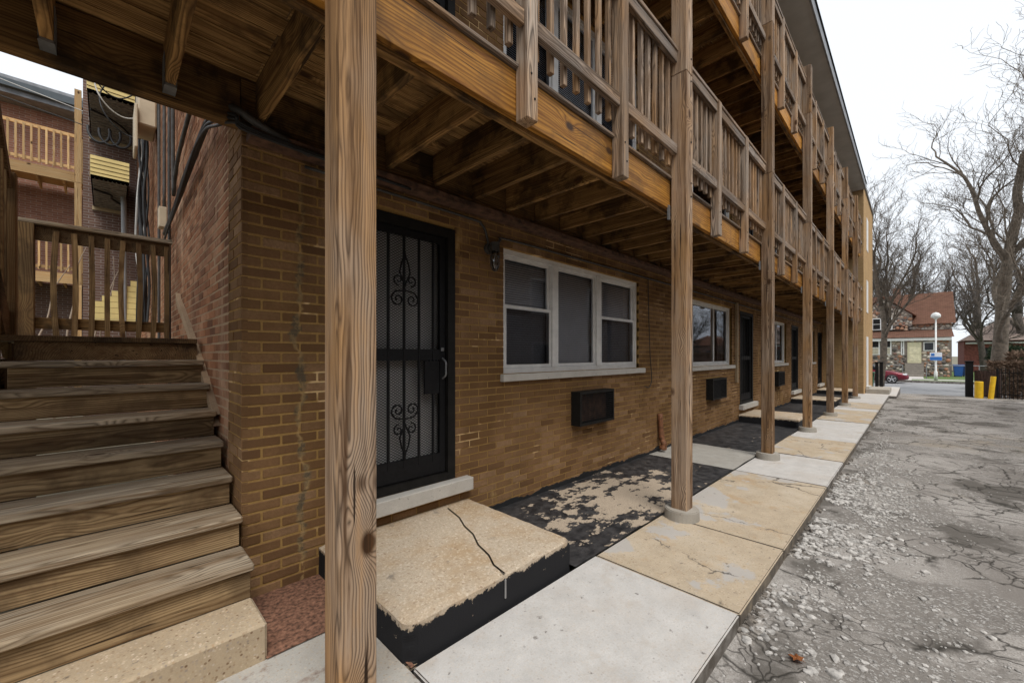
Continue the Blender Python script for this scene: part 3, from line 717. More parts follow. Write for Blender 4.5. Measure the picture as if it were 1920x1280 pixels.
# wing at the end
wing = box2('wing', XE, 26.8, 1.47, 9, -.6, 8.35, WING_X, bld)
bm = bmesh.new(); v = [bm.verts.new(p) for p in ((XE-.004, 1.468, -.6), (XE-.004, W+.02, -.6), (XE-.004, W+.02, 8.35), (XE-.004, 1.468, 8.35))]; bm.faces.new(v)
_place(mesh_obj('wing_return', bm, WING_Y_SHADED, bld), bld)
box2('parapet_cap', XE-.03, 26.85, 1.42, 9, 8.35, 8.45, FASCIA, wing)
box2('door', 23.1, 24.0, 1.45, 1.50, .1, 2.25, WHITEP, wing); box2('door_sill', 22.95, 24.15, 1.36, 1.5, .0, .1, LIME, wing)
for zz in (3.3, 6.0): box2('window', 23.2, 24.0, 1.455, 1.5, zz, zz+1.4, WHITEP, wing)
box2('wing_step', 22.6, 24.6, .72, 1.46, -.45, gz(23)+.16, PAD, bld, .01)
tag(box2('wing_walk', 21.8, 28.2, .5, 1.47, -.8, gz(23)-.03, CONC_W), kind='structure')
# rear wall carrying the awnings
box2('rear_wall', -.42, XC+.1, SY1, SY1+.3, -.2, 9.2, FAR_RD, bld)

# the building on the other side of the alley (behind the camera, mirrored in the windows)
opp = empty('opposite_building', (4, -6.5, 0), 'brick apartment building on the opposite side of the alley', 'building')
box2('wall', -14, 23, -9, -5.2, -.6, 5.0, farbrick('opposite_brick', (.34, .24, .16), (.27, .18, .12), (.36, .3, .22), 'X'), opp)
box2('roof', -14.2, 23.2, -9.2, -5.0, 5.0, 5.2, FASCIA, opp)
for k in range(9):
    for zz in (.5, 3.1):
        w_ = box2('window', -12+4*k, -10.4+4*k, -5.2, -5.16, zz, zz+1.5, WHITEP, opp); box2('pane', -11.9+4*k, -10.5+4*k, -5.155, -5.15, zz+.1, zz+1.4, CARG, w_)
# stoops ---------------------------------------------------------
for i, (x0, x1, top) in enumerate([(.99, 2.26, .19), (10.0, 11.28, .12), (15.4, 16.7, .09), (20.25, 21.7, .07)]):
    bm = bmesh.new(); z1 = top
    bbox(bm, x0, x1, 1.675, W-.012, gz(x0)-.1, z1)
    bmesh.ops.subdivide_edges(bm, edges=bm.edges[:], cuts=22, use_grid_fill=True)
    c = Vector(((x0+x1)/2, 2.2, z1-.09))
    for v in bm.verts:
        edge = sum((abs(v.co.z-z1) < .004, v.co.x-x0 < .004 or x1-v.co.x < .004, v.co.y-1.675 < .004))
        p = v.co.copy(); v.co -= c
        if edge >= 2:
            k = .008 + .016*max(0, noise.noise(p*14)+.3)
            v.co += Vector((k if p.x-x0 < .004 else (-k if x1-p.x < .004 else 0), k if p.y-1.675 < .004 else 0, -k*.7 if abs(p.z-z1) < .004 else 0))
        v.co += Vector((noise.noise(p*9), noise.noise(p*9+c), noise.noise(p*7)*.6)) * .004
    st = mesh_obj('stoop', bm, STOOP, None, c)
    tag(st, ['cracked tan concrete stoop with black painted sides below the scrollwork door', 'concrete stoop below the second plain dark door', 'concrete stoop below the third dark door', 'concrete stoop beside the projecting brick wing'][i], 'stoop', 'concrete door stoops')
    if i == 0:
        bm = bmesh.new(); P = [(1.98, 2.72), (1.93, 2.5), (1.86, 2.35), (1.82, 2.2), (1.74, 2.05), (1.70, 1.9), (1.64, 1.79), (1.62, 1.672)]
        for (xa, ya), (xb, yb) in zip(P, P[1:]):
            w = .0055; vv = [bm.verts.new(p) for p in ((xa-w, ya, z1+.003), (xb-w, yb, z1+.003), (xb+w, yb, z1+.003), (xa+w, ya, z1+.003))]; bm.faces.new(vv)
        bmesh.ops.solidify(bm, geom=bm.faces[:], thickness=.002); bmesh.ops.recalc_face_normals(bm, faces=bm.faces[:])
        _place(mesh_obj('crack_filler', bm, plain('crack_sealant', (.19, .185, .18), .8), st), st)
        box2('sealant_run', 1.616, 1.627, 1.664, 1.674, .05, z1-.03, plain('pale_sealant', (.27, .265, .26), .8), st, .003)

# ---------------------------------------------------------------- timber gallery
PX = [.647 + 3.05*k for k in range(7)]; PY = 1.50
gal = empty('timber_gallery', (PX[0], PY, 0), 'weathered two level timber gallery on tall posts along the brick facade', 'gallery')
bolt_me = None
def bolts(parent, pts, r=.011):
    bm = bmesh.new()
    for p in pts:
        m = bmesh.ops.create_icosphere(bm, subdivisions=1, radius=r)
        for v in m['verts']: v.co = Vector((v.co.x*.9, v.co.y*.6, v.co.z*.9)) + Vector(p)
    return _place(mesh_obj('bolts', bm, DARKM, parent), parent)
for k, x in enumerate(PX):
    z0 = gz(x)+.07; zt = 7.15
    # spliced in three lengths
    cuts = [z0, 4.05 if k != 1 else 3.98, 6.2, zt]
    for j in range(3):
        p = box2('post', x-.07, x+.07, PY-.07, PY+.07, cuts[j]+.001, cuts[j+1]-.001, POST, gal, .006)
        if j == 1:
            pass
    pts = []
    for zz in (2.86, 2.98, 3.35, 3.9, 4.1, 5.6, 5.72, 6.1): pts += [(x+.071, PY-.03, zz), (x+.071, PY+.02, zz+.05), (x+.03, PY-.071, zz+.02)]
    bolts(p, pts)
    bm = bmesh.new(); bmesh.ops.create_cone(bm, cap_ends=True, segments=28, radius1=.15, radius2=.145, depth=.1)
    bmesh.ops.bevel(bm, geom=[e for e in bm.edges if abs(e.verts[0].co.z-e.verts[1].co.z) < .001], offset=.008, segments=2, affect='EDGES')
    mesh_obj('post_footing', bm, PAD, gal, (x, PY, gz(x)+.035))
XS, XL = -3.0, XE-.01          # deck extent
STUB = lambda k: (PX[0]+3.05*k + 1.015, PX[0]+3.05*k + 2.03)
for lv in (0, 2.71):
    zb = 2.78 + lv
    # rim boards per bay
    bays = [(XS, PX[0])] + [(PX[k], PX[k+1]) for k in range(6)] + [(PX[6], XL)]
    for (a, b) in bays:
        box2('rim_board', a+.003, b-.003, 1.585, 1.625, zb+.005, zb+.265, RIM, gal, .003)
        box2('inner_rim', a+.003, b-.003, 1.627, 1.668, zb-.02, zb+.24, BEAMX, gal, .003)
        box2('deck_nosing', a+.002, b-.002, 1.56, 1.70, zb+.268, zb+.296, RAILX, gal, .006)
    # joists and hangers
    x = PX[0] - .4064*9 + .39
    i = 0
    while x < XL:
        j = box2('joist', x-.02, x+.02, 1.67, 2.715, zb+.02, zb+.255, JOIST, gal, .002)
        if lv == 0 and x < .62:
            bm = bmesh.new(); bbox(bm, x-.025, x-.0215, 2.62, 2.712, zb+.005, zb+.17); bbox(bm, x+.0215, x+.025, 2.62, 2.712, zb+.005, zb+.17); bbox(bm, x-.025, x+.025, 2.62, 2.712, zb+.006, zb+.0175)
            _place(mesh_obj('joist_hanger', bm, STEEL, j), j)
        x += .4064
    # ledger on the wall / free beam over the passage
    box2('ledger', XC-.02, XL, 2.717, 2.785, zb-.02, zb+.25, BEAMX, gal, .003)
    box2('header_beam', XS, XC-.023, 2.717, 2.80, zb-.02, zb+.252, BEAMX, gal, .003)
    # deck boards
    n = 8; y0 = 1.705; wd = (2.785-y0)/n
    segs = [XS, -.6, 2.3, 5.1, 8.15, 11.2, 14.25, 17.3, XL]
    for r in range(n):
        off = (0 if r % 2 else 1.2)
        cuts = [XS] + [s + off for s in segs[1:-1]] + [XL]
        for a, b in zip(cuts, cuts[1:]):
            box2('deck_board', a+.002, b-.002, y0+r*wd+.004, y0+(r+1)*wd-.004, zb+.257, zb+.285, DECKW, gal)
    # railing by bay
    for k in range(-1, 7):
        a = PX[k] if k >= 0 else PX[0]-3.05
        b = PX[k+1] if k < 6 else XL
        st = [s for s in (a+1.015, a+2.03) if s < b-.4]
        for s in st:
            q = box2('stub_post', s-.045, s+.045, 1.493, 1.583, zb-.03, zb+1.43, BAL, gal, .005)
            bolts(q, [(s+.015, 1.492, zb+.09), (s-.012, 1.492, zb+.22)], .009)
        ends = [a+.07] + st + [b-.07 if k < 6 else b]
        for m in range(len(ends)-1):
            p, q = ends[m]+(.045 if m else 0), ends[m+1]-(.045 if m < len(ends)-2 else 0)
            rail = box2('rail', p+.003, q-.003, 1.51, 1.55, zb+1.30, zb+1.395, RAILX, gal, .004)
            box2('rail_cap', p+.003, q-.003, 1.50, 1.59, zb+1.397, zb+1.432, RAILX, rail, .004)
            low = box2('rail', p+.003, q-.003, 1.51, 1.55, zb+.475, zb+.565, RAILX, gal, .004)
            nb = 7 if q-p > .7 else max(2, int((q-p)/.12))
            for t in range(nb):
                xx = p + (q-p)*(t+.5)/nb + random.uniform(-.006, .006)
                bo = box('baluster', (.036, .036, .985), (xx, 1.571, zb+.375+.985/2+random.uniform(-.012, .012)), BAL, low, .003)
                bo.rotation_euler.y = random.uniform(-.006, .006)
    # bracket under rim at posts
    if lv == 0:
        for k in range(1, 7): box2('bracket', PX[k]-.105, PX[k]-.073, 1.575, 1.59, zb-.1, zb+.03, STEEL, gal)
# rusty angle and conduit below the ledger
tag(box2('angle_iron', XC+.02, 20.2, 2.65, 2.79, 2.70, 2.745, RUST), 'long rusty steel angle bolted to the facade under the lower deck', 'angle iron')
o = tube_obj('conduit', [(.9, 2.775, 2.66), (2.2, 2.775, 2.655), (2.40, 2.775, 2.63), (2.47, 2.775, 2.5), (2.475, 2.775, 2.44)], .011, COND)
tag(o, 'thin grey conduit bending down to the caged wall lamp', 'conduit')
o = tube_obj('conduit', [(2.56, 2.77, 2.45), (2.62, 2.77, 2.53), (2.75, 2.77, 2.56), (4, 2.775, 2.57), (7, 2.775, 2.58), (10, 2.775, 2.58), (20, 2.775, 2.56)], .011, COND)
tag(o, 'long grey conduit running above the windows from the wall lamp', 'conduit')
o = tube_obj('cable', [(5.62, 2.775, 2.6), (5.63, 2.77, 2.1), (5.66, 2.765, 1.5), (5.70, 2.76, 1.1), (5.62, 2.76, .98), (5.5, 2.765, 1.0)], .006, WIRE)
tag(o, 'loose black cable hanging down the brick beside the triple window', 'cable')
lamp = empty('wall_lamp', (2.49, W, 2.45), 'caged glass jar wall lamp beside the scrollwork security door', 'lamp')
bm = bmesh.new(); tube(bm, [Vector((2.49, W, 2.43)), Vector((2.49, W-.05, 2.43))], .05, 14); tube(bm, [Vector((2.49, W-.05, 2.43)), Vector((2.49, W-.10, 2.43))], .03, 12); tube(bm, [Vector((2.49, W-.10, 2.47)), Vector((2.49, W-.10, 2.39))], .042, 14)
_place(mesh_obj('lamp_base', bm, COND, lamp, smooth=False), lamp)
bm = bmesh.new(); tube(bm, [Vector((2.49, W-.10, z)) for z in (2.39, 2.34, 2.27, 2.235, 2.222)], [.034, .036, .034, .022, .006], 14)
_place(mesh_obj('lamp_jar', bm, LAMPGL, lamp, smooth=True), lamp)
bm = bmesh.new()
for k in range(6):
    a = k*math.pi/3; cx, sx = math.cos(a), math.sin(a)
    tube(bm, [Vector((2.49+cx*r, W-.10+sx*r, z)) for r, z in ((.042, 2.40), (.044, 2.33), (.042, 2.26), (.024, 2.222), (.0, 2.21))], .0035, 5)
for z in (2.345, 2.285): tube(bm, [Vector((2.49+.044*math.cos(t), W-.10+.044*math.sin(t), z)) for t in lin(0, 2*math.pi, 16)], .003, 4)
_place(mesh_obj('lamp_cage', bm, COND, lamp), lamp)
bm = bmesh.new(); tube(bm, spline([(5.98, 2.72, .02), (5.98, 2.70, .1), (5.99, 2.74, .2), (6.0, 2.77, .55)], 5), [.05, .06, .055, .05, .04, .05, .045, .04, .04, .04, .045, .04, .04, .04, .04, .04], 10)
tag(mesh_obj('standpipe', bm, BRASS, smooth=True), 'short rusty standpipe bend at the foot of the facade', 'pipe')
tag(box2('downspout', 9.74, 9.81, 2.74, 2.79, .85, 2.6, plain('brown_downspout', (.34, .25, .15), .6)), 'slim tan downspout strip between sliding window and plain dark door', 'downspout')

# ---------------------------------------------------------------- stairs
SX0, SX1 = -.44, .535
stairs = empty('wooden_staircase', (0, 2.45, 0), 'weathered wooden staircase rising beside the red brick side wall', 'staircase')
RISE, RUN, Y0, Z0 = .175, .257, 2.45, .36
for k in range(7):
    z, y = Z0+RISE*k, Y0+RUN*k
    wx = SX0 - (.5 if k < 4 else 0)     # lower steps run wider, out of the picture
    t = box2('tread', wx-.03, SX1+.012, y, y+RUN+.03, z-.04, z, STAIR, stairs, .008)
    rz0 = (z-RISE+.002) if k else .175
    box2('riser', wx, SX1, y+.032, y+.055, rz0, z-.042, RISER, stairs, .002)
zl, yl = Z0+RISE*7, Y0+RUN*7
box2('riser', SX0, SX1, yl+.03, yl+.055, zl-RISE+.002, zl-.042, STRY, stairs, .002)
nb = 12
for r in range(nb):
    ya = yl + (6.05-yl)*r/nb; yb = yl + (6.05-yl)*(r+1)/nb
    box2('landing_board', SX0-.9, SX1, ya+.003, yb-.004, zl-.04, zl, STAIR if r else STRY, stairs, .003)
def stringer(xa, xb, y0, z0, y1, z1, h, name='stringer', mat=STRY):
    bm = bmesh.new(); vs_ = []
    for x in (xa, xb): vs_.append([bm.verts.new(p) for p in ((x, y0, z0-h), (x, y1, z1-h), (x, y1, z1), (x, y0, z0))])
    a, b = vs_; bm.faces.new(a); bm.faces.new(b[::-1])
    for i in range(4): bm.faces.new((a[i], b[i], b[(i+1) % 4], a[(i+1) % 4])[::-1])
    return _place(mesh_obj(name, bm, mat, stairs), stairs)
stringer(SX1-.045, SX1-.005, Y0+.10, .17, yl+.06, zl-.22, .2)
stringer(SX0+.0, SX0+.04, Y0+.8, .62, yl+.06, zl-.22, .2)
for k in range(9):
    ya = 3.45+.29*k; box2('skirt_board', SX0-.075, SX0-.045, ya+.003, ya+.285, -.05, min(zl-.05, .36+RISE*max(0, (ya-Y0)/RUN-1.2)), STRZ, stairs)
box2('guard_post', SX0-.15, SX0-.06, yl-.02, yl+.07, .0, zl+1.15, STRZ, stairs, .004)
# landing guard at the far end with warped balusters
yg = 6.0
box2('guard_post', SX0-.17, SX0-.05, yg-.06, yg+.06, zl, zl+1.12, STRZ, stairs, .005)
gt = box2('guard_rail', SX0-.2, SX1-.01, yg-.06, yg+.04, zl+1.12, zl+1.16, STAIR, stairs, .004)
box2('guard_rail', SX0-.05, SX1-.03, yg-.0, yg+.04, zl+.98, zl+1.118, STRY, stairs, .003)
gl = box2('guard_rail', SX0-.05, SX1-.03, yg-.0, yg+.04, zl+.12, zl+.23, BEAMX, stairs, .003)
rr = random.Random(21)
for k in range(8):
    x = SX0+.09 + k*.118; bend = rr.uniform(-.03, .03); bm = bmesh.new()
    prev = None
    for s in range(7):
        t = s/6; z = zl+.03+1.05*t; dx = bend*math.sin(math.pi*t)
        ring = [bm.verts.new((dx+a*.021, b*.018, z)) for a, b in ((-1, -1), (1, -1), (1, 1), (-1, 1))]
        if prev:
            for i in range(4): bm.faces.new((prev[i], prev[(i+1) % 4], ring[(i+1) % 4], ring[i]))
        else: bm.faces.new(ring[::-1])
        prev = ring
    bm.faces.new(prev)
    mesh_obj('baluster', bm, STRZ, gl, (x, yg-.022, 0))
# next flight up to the deck, on the left, rising back towards the walk
flt = empty('upper_stair_flight', (-.5, 4.6, zl), 'dark upper stair flight with sloping handrail rising from the landing to the deck', 'staircase')
def sl(name, xa, xb, y0, z0, y1, z1, h, mat):
    bm = bmesh.new(); vs_ = []
    for x in (xa, xb): vs_.append([bm.verts.new(p) for p in ((x, y0, z0-h), (x, y1, z1-h), (x, y1, z1), (x, y0, z0))])
    a, b = vs_; bm.faces.new(a); bm.faces.new(b[::-1])
    for i in range(4): bm.faces.new((a[i], b[i], b[(i+1) % 4], a[(i+1) % 4])[::-1])
    return _place(mesh_obj(name, bm, mat, flt), flt)
sl('stringer', -.54, -.50, 4.75, zl+.12, 2.85, 3.06, .28, STRY); sl('stringer', -1.5, -1.46, 4.75, zl+.12, 2.85, 3.06, .28, STRY)
for k in range(7):
    y = 4.62-.24*k; z = zl+.18*(k+1)
    box2('tread', -1.46, -.54, y-.26, y, z-.04, z, STAIR, flt, .005)
    box2('riser', -1.46, -.54, y-.02, y-.002, z-.18, z-.042, STRY, flt)
box2('newel_post', -.56, -.47, 4.66, 4.75, zl, zl+1.2, STRZ, flt, .004)
box2('newel_post', -.56, -.47, 2.83, 2.92, 1.6, 4.2, STRZ, flt, .004)
hr = sl('handrail', -.55, -.49, 4.7, zl+1.15, 2.9, 4.05, .10, STRY)
for k in range(12):
    y = 4.55-.135*k; z = zl+.2+(4.7-y)/1.85*1.4
    box2('baluster', -.535, -.50, y-.018, y+.018, z-.05, z+.9, STRZ, hr)
ag = box2('concrete_step', -1.6, .545, 2.20, 2.50, -.06, .17, AGG, None, .012)
tag(ag, 'exposed aggregate concrete step at the foot of the wooden stairs', 'step')

# ---------------------------------------------------------------- services on the side wall
def wallpipe(name, pts, r, mat, label, cat, group=None):
    o = tube_obj(name, pts, r, mat, n=6); tag(o, label, cat, group); return o
wallpipe('conduit', [(.53, 7.7, 1.3), (.53, 7.7, 3.5), (.53, 7.72, 7.6)], .017, COND, 'vertical dark conduit nearest the cable bundle on the red side wall', 'conduit')
wallpipe('conduit', [(.53, 6.95, 3.35), (.53, 6.95, 5.0), (.53, 6.95, 7.6)], .017, COND, 'vertical dark conduit ending at a small junction box on the red side wall', 'conduit')
wallpipe('conduit', [(.53, 6.3, 1.0), (.53, 6.35, 3), (.53, 6.4, 7.6)], .015, COND, 'long vertical conduit running past the landing guard on the red side wall', 'conduit')
wallpipe('conduit', [(.53, 6.0, 7.6), (.53, 5.95, 3.6), (.53, 5.75, 3.42), (.53, 5.4, 3.55), (.53, 3.9, 3.75)], .018, COND, 'conduit that turns from vertical to diagonal on the red side wall', 'conduit')
wallpipe('conduit', [(.52, 6.8, 3.0), (.52, 5.6, 3.04), (.51, 4.4, 3.08), (.50, 3.5, 3.08), (.49, 2.95, 2.93), (.51, 2.68, 2.82), (.62, 2.65, 2.76), (.9, 2.69, 2.71)], .022, COND, 'fat dark conduit wrapping round the facade corner under the deck', 'conduit')
for q in range(3):
    wallpipe('cable', [(.51, 6.9, 2.9-.03*q), (.50, 5.6, 2.95+.03*q), (.48, 4.4, 3.01+.02*q), (.47, 3.5, 3.03-.02*q), (.465, 2.95, 2.88-.03*q), (.50, 2.65, 2.77-.02*q), (.62, 2.63, 2.71-.01*q), (1.6, 2.66, 2.685)], .009, WIRE, 'black cable strapped along the fat corner conduit', 'cable', 'cables on the corner conduit')
tag(box2('junction_box', .47, .55, 6.85, 7.02, 3.1, 3.36, BEIGE, None, .006), 'small weathered junction box below a vertical conduit', 'box')
ub = box2('utility_box', .33, .545, 8.3, 8.9, 4.95, 6.6, BEIGE, None, .02); tag(ub, 'beige utility cabinet high on the red side wall with wires spilling out', 'utility box')
box2('hinged_cover', .29, .328, 8.2, 8.75, 4.55, 5.2, BEIGE, ub, .01)
rr = random.Random(9)
for q in range(15):
    y = 9.4+rr.uniform(-.35, .5); x = .50-rr.uniform(0, .1); pts = [(x, y+rr.uniform(-.3, .3), 7.8)]
    for z in (6.8, 5.8, 4.9, 4.1, 3.3, 2.6, 1.9): pts.append((x+rr.uniform(-.05, .03), y+rr.uniform(-.13, .13), z))
    wallpipe('cable', pts, rr.choice((.011, .014, .018)), WIRE if q % 6 else WIREW, 'black cable in the tangled bundle hanging down the red side wall' if q % 6 else 'pale cable in the tangled bundle hanging down the red side wall', 'cable', 'cable bundle on the side wall' if q % 6 else 'pale cables in the bundle')
for q in range(3):
    c = Vector((.1+.1*q, 9.0, 5.9-.22*q)); r = .28+.05*(q % 3)
    pts = [c+Vector((math.cos(a)*r, .05*math.sin(3*a), math.sin(a)*r*1.2)) for a in lin(.3*q, .3*q+5.9, 12)]
    wallpipe('cable_loop', pts, .010, WIREW if q in (1, 3) else WIRE, 'pale slack loop of cable beside the utility cabinet' if q in (1, 3) else 'black slack loop of cable beside the utility cabinet', 'cable', 'pale cable loops' if q in (1, 3) else 'black cable loops')
for q in range(3):
    c = Vector((-.12+.17*q, 12.6, 6.35)); pts = [c+Vector((math.cos(a)*.17, .1*math.sin(a), math.sin(a)*.3)) for a in lin(math.pi*.95, math.pi*2.1, 8)]
    wallpipe('cable_loop', pts, .025, WIRE, 'thick black cable loop hanging between the two upper awnings', 'cable', 'loops between awnings')
wallpipe('drainpipe', [(.28, 13.2, 1.2), (.28, 13.2, 5.0), (.2, 13.4, 5.3)], .05, plain('pale_drainpipe', (.26, .27, .28), .6), 'pale grey drainpipe standing beside the lower awnings', 'drainpipe')

# awnings
AWF = plain('awning_frame', (.36, .28, .17), .8)
def awning(z, x0, x1, y0, y1, drop, label):
    a = empty('window_awning', (x0, y1, z), label, 'awning', None)
    n = 5; h = .42
    for k in range(n):   # sloping slats of the hood
        za = z + h*(1-k/n)+drop*(0); ya = y0 + .02
        bm = bmesh.new(); bbox(bm, x0, x1, y0-.012*k, y0+.03-.012*k, z+h*k/n, z+h*(k+1)/n-.012)
        _place(mesh_obj('slat', bm, YSID, a), a)
    m = 9
    for k in range(m):
        t0, t1 = k/m, (k+1)/m; bm = bmesh.new()
        v = [bm.verts.new(p) for p in ((x0, y0+(y1-y0)*t0, z+h+drop*t0), (x1, y0+(y1-y0)*t0, z+h+drop*t0), (x1, y0+(y1-y0)*t1, z+h+drop*t1-.03), (x0, y0+(y1-y0)*t1, z+h+drop*t1-.03))]
        bm.faces.new(v); bmesh.ops.solidify(bm, geom=bm.faces[:], thickness=.012)
        _place(mesh_obj('roof_slat', bm, AWUND, a), a)
    bm = bmesh.new(); w = (x1-x0)/9
    for k in range(9):
        v = [bm.verts.new((x0+w*k+w*.5*(1-math.cos(math.pi*i/6)), y0-.004, z-.02-.05*math.sin(math.pi*i/6))) for i in range(7)]
        bm.faces.new(v+[bm.verts.new((x0+w*(k+1), y0-.004, z+.02)), bm.verts.new((x0+w*k, y0-.004, z+.02))])
    bmesh.ops.solidify(bm, geom=bm.faces[:], thickness=.008)
    _place(mesh_obj('scalloped_trim', bm, REDT, a), a)
    for x in (x0, x1):
        bm = bmesh.new(); v = [bm.verts.new(p) for p in ((x, y0, z+.03), (x, y1, z+.03), (x, y1, z+h+drop), (x, y0, z+h))]; bm.faces.new(v); bmesh.ops.solidify(bm, geom=bm.faces[:], thickness=.02)
        _place(mesh_obj('side_panel', bm, AWUND, a), a)
    box2('frame_bar', x0-.02, x1+.02, y1-.06, y1-.01, z-.06, z+.03, AWF, a); box2('frame_bar', x0-.01, x0+.03, y0+.035, y0+.07, z-.02, z+h, AWF, a)
    nb_ = 15; w = (y1-.07-y0-.05)/nb_
    for k in range(nb_):
        b = box('soffit_board', (x1-x0-.045, w-.012, .014), ((x0+x1)/2, y0+.05+w*(k+.5), z+.015), AWUND, a); b.rotation_euler.x = .07
    bm = bmesh.new(); tube(bm, spline([(x0+.03, y0+.9, z-.02), (x0+.3, y0+1.0, z-.05), (x1-.25, y0+1.3, z-.05), (x1-.03, y0+1.9, z-.02)], 6), .022, 6)
    _place(mesh_obj('brace', bm, DARKM, a), a)
awning(6.9, -.29, .50, 12.0, SY1, .35, 'uppermost yellow slatted awning with red scalloped edge')
awning(5.15, -.24, .34, 12.0, SY1, .35, 'middle yellow slatted awning with red scalloped edge above the landing guard')
# lowest hood: seen from the side, its sloping top
low = empty('sloping_awning', (-.2, 13.2, 2.2), 'low yellow slatted hood with sloping top seen through the landing balusters', 'awning')
for k in range(9):
    za = 2.15+.135*k; xl = -.24 + max(0, (k-3))*.16
    box2('slat', xl, .55, 13.18+.01*k, 13.24+.01*k, za, za+.125, YSID, low)

# ---------------------------------------------------------------- neighbour behind with new pine porch
nb_ = empty('neighbour_building', (-2, 17, 0), 'red brick building behind with new pine porches and dark roof edge', 'building')
box2('wall', -9, 3, 18.6, 19.2, -.3, 8.75, FAR_R, nb_)
rf = box2('roof', -9.2, 3.2, 17.9, 19.6, 8.76, 9.25, FASCIA, nb_); box2('gutter', -9.2, 3.2, 17.75, 17.9, 8.9, 9.1, plain('dark_gutter', (.06, .075, .085), .5), rf)
box2('lower_wall', -9, 3, 18.5, 18.6, -.3, 3.6, FAR_RD, nb_)
porch = empty('pine_porch', (-.5, 17, 0), 'three level porch of new yellow pine on the brick building behind', 'porch')
for (zd) in (3.75, 6.65):
    box2('porch_beam', -7, .3, 16.95, 17.0, zd-.28, zd, NEWX, porch); box2('porch_deck', -7, .3, 17.0, 18.5, zd-.04, zd, NEWX, porch)
    for k in range(14): box2('porch_joist', -6.9+.5*k, -6.86+.5*k, 17.0, 18.5, zd-.24, zd-.045, NEWX, porch)
    tr = box2('porch_rail', -7, .3, 16.97, 17.01, zd+1.0, zd+1.09, NEWX, porch); box2('porch_rail', -7, .3, 16.97, 17.01, zd+.1, zd+.18, NEWX, porch)
    x = -3.2
    while x < .3:
        box2('baluster', x-.02, x+.02, 16.93, 16.968, zd+.05, zd+1.05, NEWZ, tr); x += .135
for x in (-.58, -3.6): 
    for a, b in ((-.3, 3.45), (3.46, 6.35), (6.36, 9.0)): box2('porch_post', x-.07, x+.07, 16.86, 16.945, a, b, NEWZ, porch)
box2('porch_post', -.30, -.16, 17.2, 17.34, 7.0, 8.7, NEWZ, porch)
o = tube_obj('service_wire', [(-6, 16.5, 9.2), (-3, 16.6, 8.3), (-.2, 15.2, 7.35)], .012, WIRE); tag(o, 'black overhead wire crossing the brick building behind', 'wire')
o = tube_obj('service_wire', [(-6, 16.4, 9.6), (-3, 16.6, 8.75), (-.2, 15.2, 7.7)], .010, WIREW); tag(o, 'pale overhead wire crossing the brick building behind', 'wire')
# bare vine stems
rr = random.Random(31)
for q in range(4):
    p = Vector((-1.1+.25*q, 12.5+.5*q, 0)); pts = [p]
    for s in range(6): p = p+Vector((rr.uniform(-.05, .22), rr.uniform(-.1, .1), rr.uniform(.5, .75))); pts.append(p)
    o = tube_obj('bare_vine_stem', pts, [.03-.0005*i for i in range(49)], plain('pale_stem%d' % q, (.32, .25, .19), .9)); tag(o, 'bare pale vine stem growing up behind the landing guard', 'vine', 'bare vine stems')

# ---------------------------------------------------------------- stone house over the street
house = empty('stone_house', (55, 2, -.46), 'fieldstone cottage with red shingle roof and enclosed porch across the street', 'house')
def prism(name, pts, x0, x1, mat, parent):
    """pts in (y,z), extruded along X"""
    bm = bmesh.new(); a = [bm.verts.new((x0, y, z)) for y, z in pts]; b = [bm.verts.new((x1, y, z)) for y, z in pts]
    bm.faces.new(a); bm.faces.new(b[::-1]); n = len(pts)
    for i in range(n): bm.faces.new((a[i], b[i], b[(i+1) % n], a[(i+1) % n])[::-1])
    bmesh.ops.recalc_face_normals(bm, faces=bm.faces[:])
    return _place(mesh_obj(name, bm, mat, parent), parent)
box2('main_wall', 55.0, 63, -2.45, 8, -.6, 4.45, STONEM, house)
gw = prism('gable_wall', [(.15, 4.3), (4.3, 4.3), (4.3, 5.35), (2.22, 7.1), (.15, 5.35)], 54.6, 58, STONEM, house)
pw = box2('porch_wall', 52, 55, -2.16, 8, -.6, 2.9, STONEM, house)
def stones(parent, x, test, y0, y1, z0, z1, seed):
    rr = random.Random(seed); bm = bmesh.new(); lay = None; placed = []
    for _ in range(9000):
        y, z = rr.uniform(y0, y1), rr.uniform(z0, z1); r = rr.choice((.10, .13, .16, .19))
        if not test(y, z, r*.7): continue
        if any((y-a)**2+(z-b)**2 < ((r+c)*.82)**2 for a, b, c in placed): continue
        placed.append((y, z, r))
    lay = bm.faces.layers.float.new('tint')
    for y, z, r in placed:
        m = bmesh.ops.create_icosphere(bm, subdivisions=1, radius=r); t = rr.random()
        a = rr.uniform(.85, 1.3); b = rr.uniform(.8, 1.1)
        for v in m['verts']: v.co = Vector((x + v.co.x*.45, y + v.co.y*a*rr.uniform(.92, 1.08), z + v.co.z*b*rr.uniform(.92, 1.08)))
        for f in {f for v in m['verts'] for f in v.link_faces}: f[lay] = t
    o = _place(mesh_obj('fieldstones', bm, STONE, parent, smooth=True), parent); o['kind'] = 'stuff'
PO = [(1.5, 2.25, 1.45, 2.9), (2.3, 3.05, 1.45, 2.9), (.6, .92, 1.45, 2.85), (-.5, .5, -.5, 2.65), (-1.3, -.55, 1.8, 2.65)]
stones(pw, 52.0, lambda y, z, r: not any(a-r < y < b+r and c-r < z < d+r for a, b, c, d in PO), -2.1, 5, -.45, 2.75, 1)
stones(gw, 54.6, lambda y, z, r: z < 7.0-abs(y-2.22)*.86-r and not (1.5-r < y < 3.05+r and 3.9 < z < 5.15+r), .25, 4.3, 3.9, 7.1, 2)
stones(house, 55.0, lambda y, z, r: True, -2.4, .1, 3.4, 4.35, 3)
